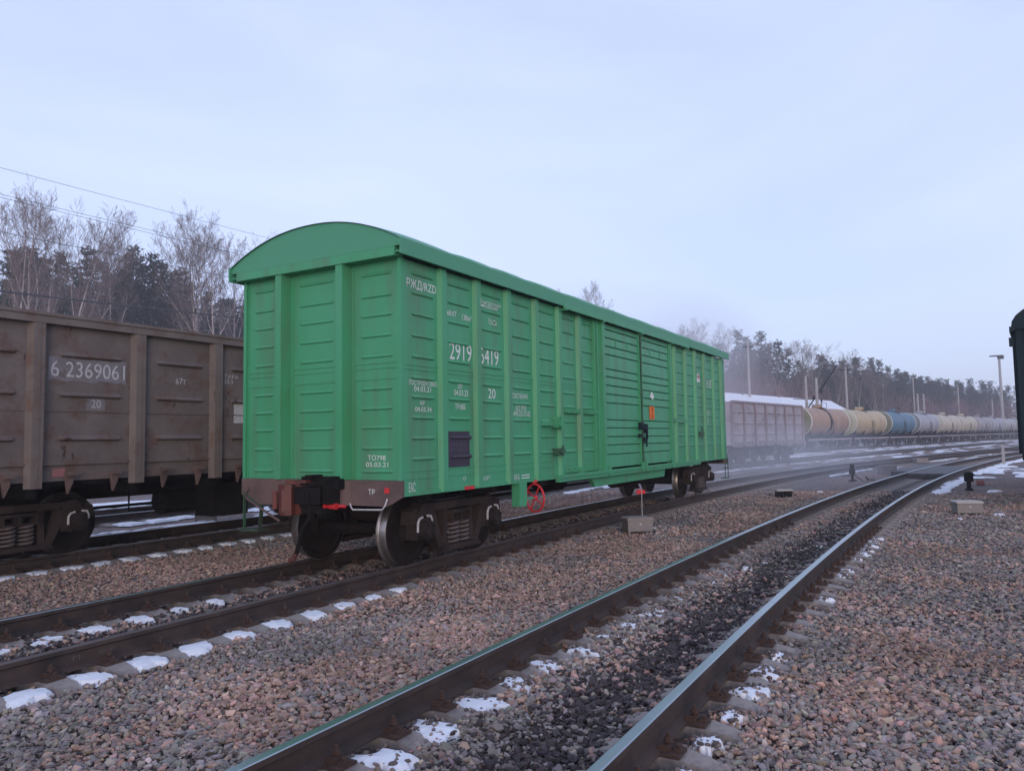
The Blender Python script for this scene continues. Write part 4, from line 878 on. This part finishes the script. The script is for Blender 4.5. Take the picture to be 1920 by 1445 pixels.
# crossing deck panels
dk = thing('crossing_deck', 'dark rubber crossing deck laid between the rails where they curve', 'crossing deck')
for (o0,o1) in ((-.66,.0),(.02,.66),(.90,1.6)):
    mb = MB(); prev = None
    for k in range(9):
        tt = 27.3+8.2*k/8+(0 if o0 < .8 else 1.8)
        for o in (o0,o1):
            p,_ = TM.at(tt,o); mb.v += [(p.x,p.y,-.012),(p.x,p.y,-.2)]
    for k in range(8):
        q = k*4; mb.f += [(q,q+4,q+6,q+2),(q,q+1,q+5,q+4),(q+2,q+6,q+7,q+3)]; mb.mi += [0]*3
    mb.f += [(0,2,3,1),(32,33,35,34)]; mb.mi += [0,0]
    mb.build('deck_panel', M['deck'], dk)
# litter: stick, dry weeds beside rails
mb = MB(); mb.bar((0,0,0),(.32,-.28,.01),.035,.03); tag(inst('wood_stick', mb.mesh('wood_stick', M['woodpole'])), 'short dark stick lying on gravel below the pale lidded box', 'stick').location = (10.4,-6.9,-.215)

# ------------------------------------------------------------------ poles and wires
def pole(lab, x, y, h, r, m='pole', arms=(), grp=None, name='utility_pole'):
    z0 = hill(x,y)-.1; t = thing(name, lab, 'pole', (x,y,z0), 0, grp); mb = MB(); mb.cyl((0,0,0),(0,0,h),r,10,0,r*.62); mb.build('post', M[m], t)
    for (a,b,w) in arms: mb = MB(); mb.bar(a,b,w,w); mb.build('crossarm', M['under'] if w > .1 else M['wire'], t)
    return t
pole('tall grey pole rising behind the snowy shed roof', 93,15,14.4,.20,arms=((( -.6,.5,13.4),(.6,-.5,13.4),.12),))
cpole = pole('leaning pale pole before the shed, left of a pair above the first tank wagon', 90.2,7.7,9.0,.22)
cp2 = pole('dark catenary post with a raised diagonal boom over the tank wagons', 90.9,6.6,8.8,.24,arms=(((-.3,1.0,5.2),(1.2,-2.3,10.3),.13),((.3,-.5,7.2),(.6,-1.6,7.0),.09),((-.2,.5,6.2),(-.8,2.6,6.3),.09)))
for (yy,zz) in ((-.55,7.1),(-.5,6.0),(.4,6.4),(-.45,5.4)):
    mb = MB(); mb.lathe([(-.25,.03),(-.2,.14),(-.1,.05),(-.02,.14),(.08,.05),(.15,.14),(.25,.03)],'z',(0,yy,zz),8); mb.build('insulator', M['under'], cp2)
pole('pale pole with a short crossarm in front of the woods', 112,5.5,11.6,.2,arms=(((-.5,.9,11.2),(.5,-.9,11.2),.12),))
pole('thin pole standing over the blue tank wagon', 173,-1.0,13.2,.18)
pole('left of two stub poles behind the grey tank wagons', 162.4,-2.0,9.6,.26); pole('right of two stub poles behind the grey tank wagons', 163,-3.0,9.6,.26)
pole('thin far pole above the pale tank wagons', 189.4,-9.2,12.2,.2); pole('far pole left of the floodlight mast', 205.3,-16.2,9.6,.2)
ms = thing('floodlight_mast', 'tall grey floodlight mast with a small platform on top', 'light mast', (217.8,-18.8,-.3))
mb = MB(); mb.cyl((0,0,0),(0,0,20.6),.38,10,0,.26); mb.build('post', M['pole'], ms)
mb = MB(); mb.box(-.6,.6,-.9,2.0,20.6,20.85); mb.build('platform', M['under'], ms)
for y in (-.6,.1): mb = MB(); mb.box(-.3,.3,y-.4,y+.3,19.9,20.6); mb.build('lamp', M['under'], ms)
wl = [((-30,25,12.6),(40,25,13.4),(93,15,13.8)), ((-30,25,11.7),(40,25,12.2),(93,15,12.9)), ((-30,23.6,11.2),(40,23.6,11.6),(93,14.4,12.6)), ((-30,25,7.3),(22,25,8.35),(60,21,8.6)), ((-30,15,8.1),(12,15,7.6),(45,13,7.4)), ((-30,15,5.55),(12,15,6.2),(45,13,6.4))]
wlab = ['topmost overhead wire crossing the sky above the left trees','second overhead wire below the topmost one','third overhead wire crossing the birch crowns','low overhead wire in front of the trees at left','thin wire strung across the middle of the left trees','dark cable just above the brown gondola top']
for pts, lab in zip(wl, wlab):
    P = []
    for a, b in zip(pts, pts[1:]):
        a, b = Vector(a), Vector(b)
        for k in range(13): u = k/12; q = a.lerp(b,u); q.z -= .35*4*u*(1-u); P.append(q)
    mb = MB(); mb.tube(P, (.009 if 'cable' not in lab else .02), 5); tag(inst('overhead_wire', mb.mesh('overhead_wire', M['wire'])), lab, 'wire', 'overhead wires above the left wagons')

# ------------------------------------------------------------------ snowy shed
sh = thing('shed', 'long low shed with a snow covered roof behind the pale gondola', 'shed', (50,20.6,0), math.atan2(-12.4,62))
mb = MB(); mb.box(0,75,0,7,-.5,4.5); mb.build('wall', M['shed'], sh)
mb = MB(); mb.add([(-.4,-.5,4.5),(75.4,-.5,4.5),(75.4,3.5,6.95),(-.4,3.5,6.95),(-.4,7.5,4.5),(75.4,7.5,4.5),(-.4,-.5,4.35),(75.4,-.5,4.35),(75.4,7.5,4.35),(-.4,7.5,4.35)],[(0,1,2,3),(3,2,5,4),(6,7,1,0),(9,4,5,8),(6,9,8,7),(0,3,4,9,6),(1,7,8,5,2)]); mb.build('roof', M['snow'], sh)
for x in (6,18,30,42,54,66): mb = MB(); mb.box(x-.3,x+.3,3.3,3.9,6.6,7.15); mb.build('vent', M['shed'], sh)

# ------------------------------------------------------------------ trees
def bare_tree(seed, H, lean=0.0, fork=False):
    r = random.Random(seed); tr = MB(); cr_ = MB()
    def wob(d, a): return (d+Vector((r.gauss(0,a), r.gauss(0,a), r.gauss(0,a*.6)))).normalized()
    p = Vector((0,0,-.3)); d = Vector((lean, r.uniform(-.05,.05), 1)).normalized(); pts = [p.copy()]; n = 11
    for i in range(n):
        d = wob(d, .045); p = p+d*H/n*.93; pts.append(p.copy())
    R0_ = H*.0108; rad = [R0_*(1-.93*(i/n)**.9)+.012 for i in range(n+1)]
    tr.tube(pts, rad, 6)
    def at(u):
        f = u*n; i = min(int(f), n-1); return pts[i].lerp(pts[i+1], f-i), rad[i]*(1-(f-i))+rad[i+1]*(f-i), (pts[i+1]-pts[i]).normalized()
    def branch(p, d, L, rr, lev):
        m = 4 if lev == 1 else (3 if lev == 2 else 2); q = [p.copy()]; c = p.copy()
        for i in range(m):
            d = wob(d, .10); d = (d+Vector((0,0,.16))).normalized(); c = c+d*L/m; q.append(c.copy())
        (tr if lev == 1 and rr > .05 else cr_).tube(q, [max(rr*(1-.8*i/m), .0085) for i in range(m+1)], 4 if lev == 1 else 3, cap=False)
        if lev < 4:
            k = {1: 9, 2: 6, 3: 4}[lev]
            for j in range(k):
                u = .25+.75*(j+r.random())/k; f = min(u*m, m-.01); i = int(f); b = q[i].lerp(q[i+1], f-i); dd = (q[i+1]-q[i]).normalized()
                ax = Vector((r.gauss(0,1), r.gauss(0,1), r.gauss(0,.5))); ax = (ax-dd*ax.dot(dd)).normalized(); sp = r.uniform(.45,.85)
                branch(b, (dd*math.cos(sp)+ax*math.sin(sp)).normalized(), L*(.50 if lev == 1 else .55)*r.uniform(.6,1.1)*(1.15-.5*u), rr*.40, lev+1)
    u = .36+r.uniform(0,.08); ang = r.uniform(0,6.28)
    while u < .99:
        b, rr, dd = at(u); ang += 2.4+r.uniform(-.5,.5); sp = r.uniform(.42,.75)*(1.15-.45*u)
        ax = Vector((math.cos(ang), math.sin(ang), 0)); L = H*(.35*(1-((u-.55)/.62)**2)+.06)*r.uniform(.7,1.15)
        branch(b, (dd*math.cos(sp)+ax*math.sin(sp)).normalized(), max(L,.8), rr*.55, 1); u += r.uniform(.04,.075)
    for j in range(6):
        u = r.uniform(.12,.35); b, rr, dd = at(u); a = r.uniform(0,6.28); branch(b, Vector((math.cos(a), math.sin(a), .5)).normalized(), H*.07*r.uniform(.5,1), .02, 3)
    return tr.mesh('trunk', M['birch'], True, recalc=False), cr_.mesh('crown', M['twig'], recalc=False)
BARE = [bare_tree(11+i, H, ln) for i, (H, ln) in enumerate(((19.5,.02),(18,.16),(17,-.05),(19,.05),(15,.10)))]
BH = [max(v.co.z for v in c.vertices)*.985 for t, c in BARE]
def pine_tree(seed, H, quads):
    r = random.Random(seed); tr = MB(); cr_ = MB()
    tr.cyl((0,0,-.4),(r.uniform(-.2,.2),r.uniform(-.2,.2),H*.96),H*.011,7,0,.03)
    W = H*.155; z = H*.28; bare = r.uniform(.2,.34)*H; z = bare
    lv = 0
    while z < H*.985:
        u = (z-bare)/(H-bare); prof = (1-u)**.75*(.55+.45*min(1,u*4)); nb = r.randint(4,6); a0 = r.uniform(0,6.28)
        for k in range(nb):
            if r.random() < .14: continue
            a = a0+2*PI*k/nb+r.uniform(-.3,.3); L = (W*prof+.35)*r.uniform(.6,1.2); dr = Vector((math.cos(a), math.sin(a), .22+.3*u)); b = Vector((0,0,z))
            tr.tube([b, b+dr*L*.9], [.035*(1-u)+.012,.008], 3, cap=False)
            for q in range(quads):
                f = .25+.75*(q+r.random())/quads; c = b+dr*L*f+Vector((r.gauss(0,.18), r.gauss(0,.18), r.gauss(0,.24)))
                for w in range(4):
                    s = r.uniform(.26,.52)*(1.25-.5*u); e1 = Vector((r.gauss(0,1), r.gauss(0,1), r.gauss(0,.6)+.3)).normalized(); e2 = e1.cross(Vector((r.gauss(0,1), r.gauss(0,1), r.gauss(0,1)))).normalized()
                    cr_.add([c-e1*s*.4-e2*s*.22, c-e1*s*.4+e2*s*.22, c+e1*s+e2*s*.05, c+e1*s-e2*s*.05], [(0,1,2,3)])
        z += H*r.uniform(.026,.042); lv += 1
    return tr.mesh('trunk', M['pinebark'], True, recalc=False), cr_.mesh('crown', M['pine'], recalc=False)
PINE = [pine_tree(31+i, H, 8) for i, H in enumerate((17,19,15,18))]; PH = [max(v.co.z for v in c.vertices) for t, c in PINE]
ORD = 'first second third fourth fifth sixth seventh eighth ninth tenth eleventh twelfth thirteenth fourteenth fifteenth sixteenth seventeenth eighteenth nineteenth twentieth'.split()
ORD += ['twenty-'+w for w in ORD[:9]]
def ordinal(px, lst): return ORD[sorted(q[0] for q in lst).index(px)]
def put(kind, i, x, y, sc, lab, grp, rz=None):
    tr, crn = (BARE if kind == 'b' else PINE)[i]
    t = thing('bare_tree' if kind == 'b' else 'pine_tree', lab, 'tree', (x, y, hill(x,y)), random.uniform(0,6.28) if rz is None else rz, grp)
    t.scale = (sc, sc, sc); inst('trunk', tr, t); inst('crown', crn, t); return t
def ray_xy(px, dist):                                     # a spot in the woods seen in direction px (photo pixels), dist metres out
    a = YAW - math.atan((px-960)/1427.57); return CAM.x+dist*math.cos(a), CAM.y+dist*math.sin(a)
front = [(6,84,0,322,1.2,'tall bare tree at the left edge above the gondola'),(38,96,3,345,0,'bare tree second from the left with a wide twiggy crown'),(66,90,0,332,3.0,'tallest pale trunked bare tree near the left edge'),(98,86,1,372,0,'leaning bare tree with a swept crown left of the gap'),
         (208,95,2,398,.5,'slender white trunked bare tree in the gap'),(352,100,3,398,2,'forked bare tree left of the boxcar'),(412,97,0,393,4,'broad bare tree with upswept crown next to the boxcar'),(480,108,4,425,5,'small bare tree peeping over the boxcar roof edge'),(290,112,4,452,1,'short bare tree with hazy crown between the tall ones'),(168,108,2,440,2.2,'thin bare tree right of the leaning one'),(246,112,4,455,3.3,'low bare tree just right of the slender white trunk'),(322,110,0,430,.9,'bare tree left of the forked one'),(380,106,1,425,4.4,'bare tree filling the gap right of the forked one'),(442,112,3,440,2.9,'bare tree close to the green roof edge'),(128,106,4,450,1.7,'low bare tree behind the leaning one')]
for px, d, i, top, rz, lab in front:
    x, y = ray_xy(px, d); z0 = hill(x,y); dz = (838-top)/1427*(d*math.cos(math.atan((px-960)/1427)))+1.6-z0; put('b', i, x, y, dz/BH[i], lab, 'bare trees beside the pine wood', rz)
rp = random.Random(5)
LEFT_PINES = ((18,104,455),(45,112,450),(75,110,470),(105,116,462),(130,108,490),(158,112,455),(185,118,480),(150,100,520),(225,104,500),(243,112,455),(262,118,490),(280,106,470),(300,114,485),(318,108,505),(335,112,500),(352,106,525),(205,116,505),(60,120,480),(385,118,545),(410,124,560),(435,120,565),(450,126,570))
for px, d, top in LEFT_PINES:
    x, y = ray_xy(px, d); i = rp.randrange(4); z0 = hill(x,y); dz = (838-top)/1427*(d*math.cos(math.atan((px-960)/1427)))+1.6-z0
    put('p', i, x, y, max(.5, dz/PH[i]), 'dark pine, %s from the left above the brown gondola' % ordinal(px, LEFT_PINES), 'dark pines behind the brown gondola')
RIGHT_PINES = ((1388,150,615),(1403,158,628),(1430,150,618),(1445,162,640),(1462,158,635),(1350,165,640),(1320,160,650),(1480,170,650),(900,172,660),(1540,178,662),(1552,190,678),(1583,185,672),(1610,195,668),(1636,200,668),(1652,205,672),(1668,210,684),(1684,222,690),(1700,230,694),(1715,240,700),(1728,250,703),(1745,262,712),(1760,272,712),(1300,168,655),(1410,172,640),(1525,190,690),(1570,200,690),(1625,215,690))
for px, d, top in RIGHT_PINES:
    x, y = ray_xy(px, d); i = rp.randrange(4); z0 = hill(x,y); hz = 824-.0169*(px-960); dz = (hz-top)/1427*(d*math.cos(math.atan((px-960)/1427)))+1.6-z0
    put('p', i, x, y, max(.5, dz/PH[i]), 'hazy pine, %s from the left above the tank wagons' % ordinal(px, RIGHT_PINES), 'hazy pines above the tank wagons')
RIGHT_BARE = ((1078,125,548),(1100,130,556),(1060,128,556),(1250,135,610),(1275,140,615),(1300,138,618),(1340,134,610),(1362,140,625),(1290,150,600),(1395,128,660),(1412,130,655),(1475,150,632),(1505,160,640),(1530,150,648),(1558,165,660),(1590,170,662),(1605,175,672),(1632,160,690),(1645,185,690),(1660,190,700),(1230,140,610),(1440,140,680),(1515,142,690),(1575,150,700))
for px, d, top in RIGHT_BARE:
    x, y = ray_xy(px, d); i = rp.randrange(5); z0 = hill(x,y); hz = 824-.0169*(px-960); dz = (hz-top)/1427*(d*math.cos(math.atan((px-960)/1427)))+1.6-z0
    put('b', i, x, y, max(.4, dz/BH[i]*1.03), 'hazy bare tree, %s from the left beyond the green roof' % ordinal(px, RIGHT_BARE), 'hazy bare trees above the pale wagons')
# deeper wood, one mass
tr_, low = pine_tree(77, 16, 4)
nv = len(low.vertices); base = np.empty(nv*3, np.float32); low.vertices.foreach_get('co', base); base = base.reshape(-1,3)
fb = np.array([p.vertices[:] for p in low.polygons]); pl = []
for k in range(430):
    if k < 95: px, d = rp.uniform(-60,470), rp.uniform(116,165)
    elif k < 260: px, d = rp.uniform(1180,1720), rp.uniform(170,290)
    else: px, d = rp.uniform(1640,2060), rp.uniform(238,310)
    x, y = ray_xy(px, d); s = rp.uniform(.75,1.08)*(1.0 if k < 260 else .95); a = rp.uniform(0,6.28)
    if y < edge_y(x)-2: 
        y = edge_y(x)+rp.uniform(0,25)
    c, sn = math.cos(a)*s*1.15, math.sin(a)*s*1.15
    v = np.stack([base[:,0]*c-base[:,1]*sn+x, base[:,0]*sn+base[:,1]*c+y, base[:,2]*s+hill(x,y)], -1); pl.append((v, fb, None))
tag(inst('pine_wood', big_mesh('pine_wood', pl, M['pine'], False)), 'far pine wood on the hillside', kind='stuff')
# reddish brush along the foot of the wood
bb = MB()
for k in range(990):
    if k < 420: px, d = rp.uniform(-40,480), rp.uniform(80,108)
    elif k < 850: px, d = rp.uniform(1180,1660), rp.uniform(112,150)
    else: px, d = rp.uniform(1640,1930), rp.uniform(190,250)
    x, y = ray_xy(px, d)
    if y < edge_y(x)-14: y = edge_y(x)-rp.uniform(0,12)
    z = hill(x,y)-.1; Hs = rp.uniform(5.0,10.5) if k >= 420 else rp.uniform(3.5,8.5)
    for s in range(9):
        a = rp.uniform(0,6.28); l = rp.uniform(.08,.32); h = Hs*rp.uniform(.55,1); b = Vector((x+rp.gauss(0,.5), y+rp.gauss(0,.5), z)); tip = b+Vector((math.cos(a)*l*h, math.sin(a)*l*h, h)); mid = b.lerp(tip,.5)+Vector((rp.gauss(0,.1),rp.gauss(0,.1),0))
        bb.tube([b,mid,tip], [.06,.05,.02], 3, cap=False)
        for q in range(6):
            f = rp.uniform(.3,.95); c = b.lerp(tip,f); dd = Vector((rp.gauss(0,.5), rp.gauss(0,.5), 1)).normalized(); bb.tube([c, c+dd*h*rp.uniform(.15,.40)], [.032,.012], 3, cap=False)
tag(inst('brush', bb.mesh('brush', M['brush'], recalc=False)), 'bare reddish brush along the foot of the wood', kind='stuff')

# ------------------------------------------------------------------ air: haze over the whole yard
hz_ = bpy.data.materials.new('haze'); hz_.use_nodes = True; ht = hz_.node_tree; ht.nodes.remove(ht.nodes['Principled BSDF'])
pv = ht.nodes.new('ShaderNodeVolumePrincipled'); pv.inputs['Color'].default_value = (.95,.945,.98,1); pv.inputs['Density'].default_value = .0011; pv.inputs['Anisotropy'].default_value = .2
ht.links.new(pv.outputs[0], ht.nodes['Material Output'].inputs['Volume'])
mb = MB(); mb.box(-75,920,-440,430,-1.4,48); o = mb.build('haze', hz_); tag(o, 'cold morning haze over the yard', kind='stuff')

def steam(name, lab, b, dens, sc, lo, hi, seed):
    m = bpy.data.materials.new(name); m.use_nodes = True; t = m.node_tree; N = t.nodes; L = t.links; N.remove(N['Principled BSDF'])
    v = N.new('ShaderNodeVolumePrincipled'); v.inputs['Color'].default_value = (.95,.94,.97,1); v.inputs['Anisotropy'].default_value = .2
    tc = N.new('ShaderNodeTexCoord'); n = N.new('ShaderNodeTexNoise'); n.noise_dimensions = '4D'; n.inputs['W'].default_value = seed; n.inputs['Scale'].default_value = sc; n.inputs['Detail'].default_value = 3; n.inputs['Distortion'].default_value = .4
    L.new(tc.outputs['Object'], n.inputs['Vector'])
    r = N.new('ShaderNodeMapRange'); r.inputs['From Min'].default_value = lo; r.inputs['From Max'].default_value = hi; L.new(n.outputs['Fac'], r.inputs['Value'])
    # fades out towards the faces of its box
    mp = N.new('ShaderNodeMapping'); mp.inputs['Location'].default_value = (-1,-1,-1); mp.inputs['Scale'].default_value = (2,2,2); L.new(tc.outputs['Generated'], mp.inputs['Vector'])
    ln = N.new('ShaderNodeVectorMath'); ln.operation = 'LENGTH'; L.new(mp.outputs[0], ln.inputs[0])
    f = N.new('ShaderNodeMapRange'); f.inputs['From Min'].default_value = 1.0; f.inputs['From Max'].default_value = .25; L.new(ln.outputs['Value'], f.inputs['Value'])
    a = N.new('ShaderNodeMath'); a.operation = 'MULTIPLY'; L.new(r.outputs[0], a.inputs[0]); L.new(f.outputs[0], a.inputs[1])
    c = N.new('ShaderNodeMath'); c.operation = 'MULTIPLY'; L.new(a.outputs[0], c.inputs[0]); c.inputs[1].default_value = dens; L.new(c.outputs[0], v.inputs['Density'])
    L.new(v.outputs[0], N['Material Output'].inputs['Volume'])
    cx, cy, cz = ((b[0]+b[1])/2, (b[2]+b[3])/2, (b[4]+b[5])/2); mb = MB(); mb.box(b[0]-cx,b[1]-cx,b[2]-cy,b[3]-cy,b[4]-cz,b[5]-cz)
    o = mb.build(name, m, loc=(cx,cy,cz)); tag(o, lab, kind='stuff'); return o
steam('steam', 'thin steam drifting low over the rails behind the boxcar', (9,52,-7,10,-2.0,2.6), .075, .16, .36, .62, 1.3)
steam('steam', 'pale steam rising behind the boxcar roof', (48,125,8,44,-4,22), .045, .06, .38, .62, 4.1)
